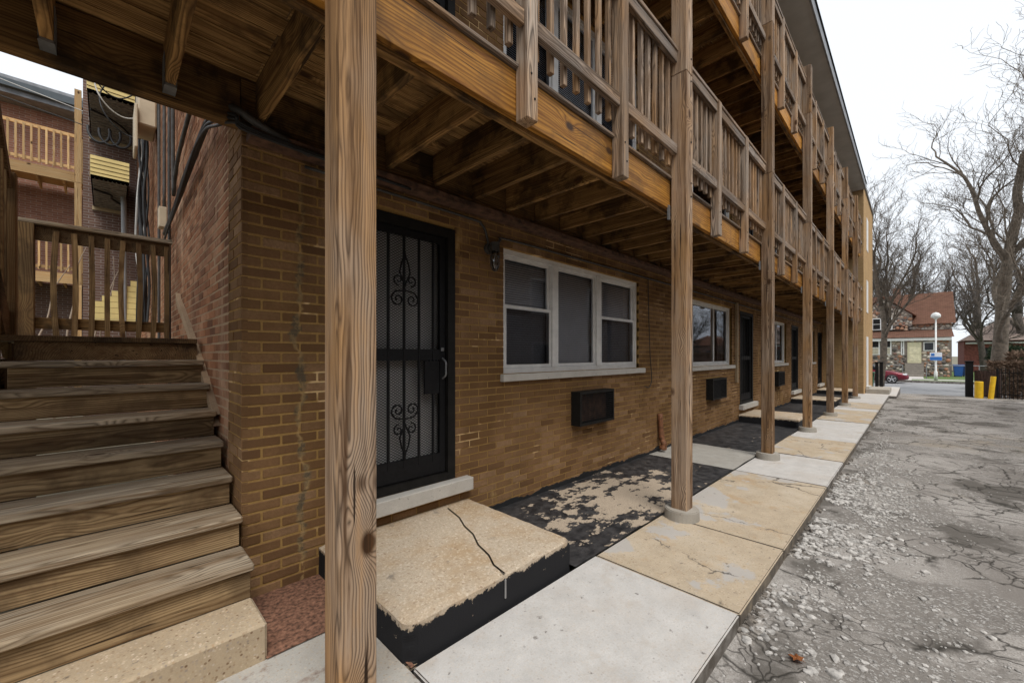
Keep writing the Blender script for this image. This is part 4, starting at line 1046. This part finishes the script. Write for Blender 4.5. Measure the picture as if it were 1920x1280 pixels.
def quad(name, P, mat, parent, th=.1):
    bm = bmesh.new(); bm.faces.new([bm.verts.new(p) for p in P]); bmesh.ops.solidify(bm, geom=bm.faces[:], thickness=th); bmesh.ops.recalc_face_normals(bm, faces=bm.faces[:])
    return _place(mesh_obj(name, bm, mat, parent), parent)
rf = quad('roof', [(54.6, -2.7, 4.4), (59, -2.7, 7.75), (59, 8.2, 7.75), (54.6, 8.2, 4.4)], SHING, house)
quad('roof_back', [(59.05, -2.7, 7.75), (63.4, -2.7, 4.4), (63.4, 8.2, 4.4), (59.05, 8.2, 7.75)], SHING, rf)
quad('gable_roof', [(54.3, -.15, 5.2), (54.3, 2.22, 7.25), (58.8, 2.22, 7.25), (56.4, -.15, 5.2)], SHING, rf); quad('gable_roof', [(54.3, 2.23, 7.25), (54.3, 4.6, 5.2), (56.4, 4.6, 5.2), (58.8, 2.23, 7.25)], SHING, rf)
quad('porch_roof', [(51.6, -2.45, 3.05), (54.98, -2.45, 3.85), (54.98, 8.2, 3.85), (51.6, 8.2, 3.05)], SHING, rf)
box2('porch_fascia', 51.7, 52.1, -2.3, 8, 2.76, 3.0, WHITEP, rf)
box2('chimney', 58.6, 59.2, 1.0, 1.6, 7.0, 8.5, FAR_R, rf)
def hwin(y0, y1, z0, z1, x, parent, cur=True):
    w = box2('window', x-.06, x+.1, y0, y1, z0, z1, WHITEP, parent)
    for a, b in ((z0+.08, (z0+z1)/2-.03), ((z0+z1)/2+.03, z1-.08)): box2('pane', x-.075, x-.062, y0+.09, y1-.09, a, b, CURT if cur and b < z1-.2 else CARG, w)
for y0, y1 in ((1.52, 2.22), (2.33, 3.03)): hwin(y0, y1, 1.47, 2.85, 51.99, house); hwin(y0, y1, 3.95, 5.12, 54.55, house, False)
hwin(.66, .88, 1.47, 2.8, 51.99, house, False)
w = box2('window', 51.93, 52.1, -1.27, -.58, 1.82, 2.62, WHITEP, house); box2('pane', 51.915, 51.928, -1.2, -.65, 1.9, 2.55, CARG, w)
dr = box2('door', 51.9, 52.1, -.45, .45, .72, 2.62, DOORC, house)
for zz in (.95, 1.62): box2('door_panel', 51.885, 51.898, -.34, .34, zz, zz+.55, plain('cream_panel%d' % int(zz*10), (.66, .6, .42), .6), dr)
for k in range(6): box2('porch_step', 50.3+.27*k, 51.95, -.6, .6, -.55, -.45+.19*(k+1), plain('grey_step%d' % k, (.25, .22, .19), .9), house)
lampost = empty('street_lamp', (44.2, -1.15, -.48), 'white street lamp post with round white head and blue and white sign', 'street lamp')
bm = bmesh.new(); tube(bm, [Vector((44.2, -1.15, z)) for z in (-.48, .2, .25, 4.2)], [.10, .10, .06, .045], 12); _place(mesh_obj('pole', bm, WHITEL, lampost, smooth=True), lampost)
bm = bmesh.new(); tube(bm, [Vector((44.2, -1.15, z)) for z in (4.15, 4.25, 4.3, 4.5, 4.62, 4.68)], [.06, .16, .27, .26, .16, .02], 16); _place(mesh_obj('lamp_head', bm, WHITEL, lampost, smooth=True), lampost)
sg = box2('sign', 44.04, 44.06, -1.47, -.83, 1.05, 1.65, SIGNW, lampost)
box2('sign_band', 44.03, 44.038, -1.46, -.84, 1.06, 1.32, SIGNB, sg); box2('sign_emblem', 44.03, 44.038, -1.08, -.9, 1.38, 1.58, SIGNB, sg)
# chain-link top rail along the far lots
for y0, y1 in ((-12, -.7), (.7, 9)):
    f = empty('wire_fence', (47, y0, -.47), 'low wire fence with top rail in front of the ' + ('stone house bins' if y0 < 0 else 'stone house windows'), 'fence')
    bm = bmesh.new(); tube(bm, [Vector((47.2, y0, .62)), Vector((47.2, y1, .62))], .03, 6); _place(mesh_obj('top_rail', bm, STEEL, f), f)
    y = y0
    while y <= y1+.01:
        bm = bmesh.new(); tube(bm, [Vector((47.2, y, -.47)), Vector((47.2, y, .66))], .03, 6); _place(mesh_obj('fence_post', bm, STEEL, f), f); y += (y1-y0)/4
def bin_(x, y, z, mat, label, grp=None):
    b = empty('wheeled_bin', (x, y, z), label, 'bin', grp); bm = bmesh.new()
    a = [bm.verts.new((x+sx*.24, y+sy*.24, z+.06)) for sx, sy in ((-1, -1), (1, -1), (1, 1), (-1, 1))]; c = [bm.verts.new((x+sx*.32, y+sy*.31, z+1.0)) for sx, sy in ((-1, -1), (1, -1), (1, 1), (-1, 1))]
    bm.faces.new(a[::-1]); bm.faces.new(c)
    for i in range(4): bm.faces.new((a[i], a[(i+1) % 4], c[(i+1) % 4], c[i]))
    bmesh.ops.bevel(bm, geom=bm.edges[:], offset=.03, segments=2, affect='EDGES'); _place(mesh_obj('bin_body', bm, mat, b), b)
    box2('lid', x-.35, x+.36, y-.34, y+.34, z+1.0, z+1.07, mat, b, .02)
    for s in (-.2, .2):
        bm = bmesh.new(); tube(bm, [Vector((x+.25, y+s-.03, z+.1)), Vector((x+.25, y+s+.03, z+.1))], .1, 12); _place(mesh_obj('wheel', bm, TYRE, b), b)
bin_(53.2, -2.75, -.47, BLUEB, 'blue wheeled bin standing at the corner of the stone house'); bin_(53.9, -3.3, -.47, plain('navy_bin', (.015, .04, .13), .5), 'darker navy wheeled bin behind the blue one')
bin_(27.6, 1.75, az(27.6)-.02, GREENB, 'green wheeled bin tucked behind the brick wing')
gp = empty('black_post', (26.95, 1.22, az(27)), 'short black iron gate post beside the brick wing', 'post')
for yy in (1.15, 1.32): 
    q = box2('shaft', 26.9, 27.02, yy-.06, yy+.06, -.55, 1.05, BLACK, gp, .01); box2('cap', 26.88, 27.04, yy-.08, yy+.08, 1.05, 1.12, BLACK, q, .02)

# cars
def car(name, loc, rz, paint, label):
    c = empty(name, loc, label, 'car', None); c.rotation_euler.z = rz
    # local: +X forward, length 4.5
    def loft(nm, st, mat, seg=14):
        bm = bmesh.new(); rings = []
        for (x, hw, z0, z1, e) in st:
            ring = []
            for k in range(seg):
                a = 2*math.pi*k/seg; ca, sa = math.cos(a), math.sin(a)
                ring.append(bm.verts.new((x, hw*math.copysign(abs(ca)**e, ca), (z0+z1)/2+(z1-z0)/2*math.copysign(abs(sa)**e, sa))))
            rings.append(ring)
        for r0, r1 in zip(rings, rings[1:]):
            for k in range(seg): bm.faces.new((r0[k], r0[(k+1) % seg], r1[(k+1) % seg], r1[k]))
        bm.faces.new(rings[0][::-1]); bm.faces.new(rings[-1]); bmesh.ops.recalc_face_normals(bm, faces=bm.faces[:])
        o = mesh_obj(nm, bm, mat, c, smooth=True); return o
    loft('body', [(-2.25, .6, .45, .75, .5), (-2.18, .8, .3, .95, .4), (-1.6, .89, .22, 1.02, .35), (0, .9, .2, 1.0, .33), (.9, .9, .2, .98, .35), (1.5, .88, .22, .88, .38), (2.0, .82, .25, .76, .42), (2.22, .68, .3, .65, .5), (2.28, .5, .36, .56, .6)], paint, 20)
    loft('cabin', [(-1.85, .62, .9, .98, .5), (-1.2, .72, .9, 1.38, .45), (-.3, .74, .9, 1.47, .45), (.35, .72, .9, 1.38, .45), (1.1, .66, .88, .96, .5)], CARG, 18)
    loft('roof', [(-1.25, .6, 1.36, 1.42, .6), (-.3, .64, 1.42, 1.5, .6), (.3, .6, 1.36, 1.42, .6)], paint, 16)
    for x in (-1.38, 1.38):
        for s in (-1, 1):
            bm = bmesh.new(); tube(bm, [Vector((x, s*.70, .33)), Vector((x, s*.74, .33)), Vector((x, s*.90, .33)), Vector((x, s*.925, .33))], [.30, .33, .33, .30], 24)
            wh = mesh_obj('wheel', bm, TYRE, c)
            bm = bmesh.new(); tube(bm, [Vector((x, s*.92, .33)), Vector((x, s*.932, .33))], .225, 24)
            rim = mesh_obj('rim', bm, DARKM, wh); bm = bmesh.new()
            for k in range(5):
                a = k*2*math.pi/5+.3; d = Vector((math.cos(a), 0, math.sin(a)))
                tube(bm, [Vector((x, s*.94, .33))+d*.03, Vector((x, s*.94, .33))+d*.22], .035, 6)
            tube(bm, [Vector((x+.225*math.cos(t), s*.936, .33+.225*math.sin(t))) for t in lin(0, 2*math.pi, 24)], .018, 5)
            mesh_obj('spokes', bm, RIMM, wh)
    for s in (-1, 1):
        bm = bmesh.new(); bmesh.ops.create_icosphere(bm, subdivisions=2, radius=1)
        for v in bm.verts: v.co = Vector((1.98+v.co.x*.22, s*.68+v.co.y*.13, .66+v.co.z*.075))
        mesh_obj('headlight', bm, LAMPG, c, smooth=True)
        bm = bmesh.new(); bmesh.ops.create_icosphere(bm, subdivisions=2, radius=1)
        for v in bm.verts: v.co = Vector((-2.16+v.co.x*.08, s*.66+v.co.y*.16, .82+v.co.z*.09))
        mesh_obj('tail_light', bm, TAIL, c, smooth=True)
    return c
car('parked_car', (41.6, 2.55, az(41)-.012), R(-90), CARP, 'maroon parked car showing its front wheel and bonnet past the brick wing')
car('parked_car', (38.5, -6.2, az(38)-.012), R(165), CARW, 'pale parked car with red tail light glimpsed through the iron fence')

# gate, bollards, fences on the right
gpost = empty('gate_post', (28.6, -1.82, az(28.6)), 'thick black square gate post at the end of the brown board fence', 'post')
box2('shaft', 28.48, 28.72, -1.95, -1.70, -.7, 1.12, BLACK, gpost, .01); box2('cap', 28.45, 28.75, -1.98, -1.67, 1.12, 1.18, BLACK, gpost, .02)
bf = empty('board_fence', (28.2, -2.3, az(28)), 'dark brown board fence between gate post and leaning bollard', 'fence')
for k in range(8):
    t = (k+.5)/8; x, y = 28.55-.75*t, -1.98-.72*t
    b = box('board', (.03, .105, 1.2), (x, y, az(28)+.62+random.uniform(-.02, .02)), FENCEW, bf); b.rotation_euler.z = R(-44)
for zz in (.25, 1.05): 
    b = box('fence_rail', (.04, 1.05, .07), (28.2+.03, -2.33-.03, az(28)+zz), FENCEW, bf); b.rotation_euler.z = R(-46)
def bollard(x, y, h, r, tilt, label):
    bm = bmesh.new(); tube(bm, [Vector((0, 0, z)) for z in (-.1, h-.02, h-.002)], [r, r, r*.92], 18)
    o = mesh_obj('bollard', bm, YELLOW, None, (x, y, az(x)), smooth=False); o.rotation_euler = tilt; tag(o, label, 'bollard')
bollard(27.3, -2.03, .74, .135, (0, 0, 0), 'thick upright yellow bollard in front of the board fence'); bollard(27.2, -2.36, .98, .085, (R(5), R(5), 0), 'slimmer yellow bollard leaning beside the iron fence')
fi = empty('iron_fence', (27, -3, az(27)), 'black iron picket fence in front of the clipped brown hedge', 'fence')
A, B = Vector((27.75, -2.6, 0)), Vector((25.6, -5.4, 0)); L = (B-A).length
ang = math.atan2((B-A).y, (B-A).x)
for zz in (.18, 1.12):
    m = (A+B)/2; q = box('fence_rail', (L, .03, .035), (m.x, m.y, az(27)+zz), BLACK, fi); q.rotation_euler.z = ang
n = int(L/.13)
for k in range(n+1):
    p = A+(B-A)*k/n; thick = .05 if k % 12 == 0 else .016
    q = box('picket', (thick, thick, 1.3), (p.x, p.y, az(27)+.65), BLACK, fi); q.rotation_euler.z = ang
# hedges: sprays of small twigs and leaves through the clipped volume
def hedge(name, x0, x1, y0, y1, z0, z1, mat, n, seed, label, leaf=.05, rnd_top=.12):
    rr = random.Random(seed); bm = bmesh.new()
    for _ in range(n):
        p = Vector((rr.uniform(x0, x1), rr.uniform(y0, y1), rr.uniform(z0, z1)))
        if rr.random() < .75:
            f = rr.choice((0, 1, 2))
            if f == 0: p.x = x0+rr.uniform(0, .12)
            elif f == 1: p.z = z1-rr.uniform(0, .12)+rnd_top*noise.noise(p*1.7)
            else: p.y = (y1 if rr.random() < .5 else y0)+rr.uniform(-.08, .08)
        d = Vector((rr.uniform(-1, 1), rr.uniform(-1, 1), rr.uniform(-.4, 1))).normalized(); s = d.cross(Vector((rr.random(), rr.random(), rr.random()))).normalized()
        l = rr.uniform(.6, 1.6)*leaf*2; w = leaf*.22
        bm.faces.new([bm.verts.new(q) for q in (p-s*w, p+d*l*.5-s*w*1.4, p+d*l, p+d*l*.5+s*w*1.4)])
    t = empty(name, ((x0+x1)/2, (y0+y1)/2, z0), label, 'hedge')
    _place(mesh_obj('twigs', bm, mat, t), t)
    for k in range(4):
        b = bmesh.new(); yy = y0+(y1-y0)*(k+.5)/4; tube(b, [Vector(((x0+x1)/2, yy, z0-.1)), Vector(((x0+x1)/2+.1, yy+.05, z1-.3))], [.05, .02], 6); _place(mesh_obj('stem', b, BARK2, t), t)
hedge('clipped_hedge', 28.6, 30.3, -9, -3.2, az(29), 1.55, TWIG, 15000, 1, 'tall clipped leafless brown hedge behind the iron fence', .07)
hedge('clipped_hedge', 28.3, 29.4, -3.6, -2.5, az(29), 1.12, TWIG, 5000, 2, 'lower clipped leafless hedge beside the board fence', .06)
hedge('evergreen_bush', 36.5, 38.5, -5.2, -3.3, -.6, 1.75, EVER, 7000, 3, 'dark green evergreen bush behind the brown hedge', .09, .4)

# neighbouring dark red house far right
rh = empty('brick_bungalow', (75, -10, -.5), 'dark red brick bungalow half hidden by trees beside the stone house', 'house')
box2('wall', 72, 82, -14.5, -4.2, -.6, 3.2, plain('dark_red_brick', (.17, .06, .045), .9, 0, .4, 5), rh)
bm = bmesh.new(); prr = [(71.5, -4.0, 3.15), (71.5, -14.7, 3.15), (82.5, -14.7, 3.15), (82.5, -4.0, 3.15), (77, -7.5, 6), (77, -11.2, 6)]; vv = [bm.verts.new(p) for p in prr]
for a in ((0, 4, 5, 1), (1, 5, 2), (2, 5, 4, 3), (3, 4, 0)): bm.faces.new([vv[i] for i in a])
_place(mesh_obj('roof', bm, plain('grey_brown_roof', (.25, .19, .16), .9), rh), rh)
for yy in (-6, -8.5, -11.5): box2('window', 71.93, 72.05, yy-.6, yy+.6, .8, 2.3, CARG, rh)
box2('porch_trim', 71.8, 71.95, -14.4, -4.3, 2.75, 2.95, WHITEP, rh)
for k, (x, y, h, w, m) in enumerate([(105, 30, 7, 12, FAR_R), (110, -32, 6.5, 14, FAR_RD), (108, 8, 6, 12, FAR_R)]):
    t = empty('far_house', (x, y, -.5), ['far brick house behind the stone cottage, tallest', 'far dark brick house beyond the bungalow', 'far low brick house behind the cottage roof'][k], 'house')
    box2('wall', x, x+9, y-w/2, y+w/2, -.6, h*.6, m, t); prism('roof', [(y-w/2-.3, h*.6), (y+w/2+.3, h*.6), (y, h)], x-.3, x+9.3, SHING, t)
    for q in (-3, 0, 3): box2('window', x-.05, x+.05, y+q-.6, y+q+.6, 1, 2.6, CARG, t)

# ---------------------------------------------------------------- bare trees
def tree_mesh(name, seed, height, r0, lean, depth, spread, split, wig=.16, minr=.008, first=.3):
    rr = random.Random(seed); bmT = bmesh.new(); bmC = bmesh.new()
    def branch(p, d, r, l, lev):
        n = 6 if lev < 2 else (5 if lev < 4 else 4); pts = [p]; rad = [r]; dirs = [d]
        end = r*(.62 if lev < 2 else .45)
        for i in range(n):
            w = wig*(1+.35*lev) if lev else .045
            d = (d + Vector((rr.gauss(0, w), rr.gauss(0, w), rr.gauss(0, w)*.7 + (.05 if lev else .02)))).normalized()
            p = p + d*(l/n); pts.append(p); rad.append(r+(end-r)*(i+1)/n); dirs.append(d)
        tube(bmT if lev == 0 else bmC, pts, [max(q, minr*.6) for q in rad], (9, 7, 6, 4, 3, 3, 3)[min(lev, 6)], cap=lev < 2)
        if lev >= depth: return
        nc = split[min(lev, len(split)-1)]
        for c in range(nc):
            t = first + (1-first)*((c+rr.random())/nc) if lev == 0 else .22+.78*((c+rr.random()*.9)/nc)
            i = min(n-1, int(t*n)); f = t*n-i; q = pts[i].lerp(pts[min(i+1, n)], min(1, f)); dd = dirs[min(i+1, n)]
            perp = dd.cross(Vector((rr.gauss(0, 1), rr.gauss(0, 1), rr.gauss(0, 1)))).normalized(); a = spread*rr.uniform(.65, 1.25)
            nd = (dd*math.cos(a)+perp*math.sin(a)); nd.z += .12; nd.normalize()
            branch(q, nd, max(minr, rad[i]*rr.uniform(.42, .68)), l*rr.uniform(.52, .78)*(1-.25*t if lev else 1), lev+1)
        branch(pts[-1], (dirs[-1]+Vector((rr.gauss(0, .2), rr.gauss(0, .2), .1))).normalized(), end, l*.68, lev+1)
    branch(Vector((0, 0, -.3)), Vector(lean).normalized(), r0, height*.42, 0)
    out = []
    for nm, b in (('trunk', bmT), ('crown', bmC)):
        me = bpy.data.meshes.new(nm); b.to_mesh(me); b.free()
        for pl in me.polygons: pl.use_smooth = True
        out.append(me)
    return out
def plant(meshes, loc, rz, s, label, mat, group=None):
    t = empty('bare_tree', loc, label, 'tree', group); t.rotation_euler.z = rz; t.scale = (s, s, s)
    for nm, me in zip(('trunk', 'crown'), meshes):
        if not me.materials: me.materials.append(mat)
        o = bpy.data.objects.new(nm, me); COL.objects.link(o); o.parent = t
    return t
T1 = tree_mesh('t1', 8, 20, .36, (.0, .02, 1), 6, .60, [5, 4, 4, 3, 3, 2], .11, .009, .30)
T2 = tree_mesh('t2', 11, 13, .2, (.08, -.06, 1), 6, .5, [4, 4, 4, 3, 3, 2], .10, .008, .35)
T3 = tree_mesh('t3', 23, 11.5, .30, (.0, .05, 1), 5, .62, [5, 4, 4, 3, 2], .14, .012, .3)
plant(T1, (34.2, -3.1, -.6), 2.3, .95, 'massive bare street tree with thick forked trunk behind the brown hedge', BARK)
plant(T2, (35.2, 1.55, -.55), 0.0, 1.0, 'slender bare tree leaning out from behind the brick wing', BARK)
far = [(75, 6, 1.5, None), (73, -9, 1.5, None), (95, -7, 1.8, None), (80, 1, 1.5, None), (66, 3, 1.15, 'bare tree rising directly behind the stone cottage chimney'), (68, -5.5, 1.1, 'bare tree between the stone cottage and the brick bungalow'), (64, 11, 1.2, None), (88, -2, 1.4, None), (90, -13, 1.4, None), (60, -12, .9, None), (85, 9, 1.4, None), (62, -18, 1.1, None), (54, -7.5, .62, 'small bare tree in the yard beside the blue bins')]
for k, (x, y, s, lb) in enumerate(far):
    plant(T3 if k % 2 else T2, (x, y, -.6), 1.7*k, s, lb or 'bare tree in the distant row behind the houses', BARK2, None if lb else 'distant bare trees')
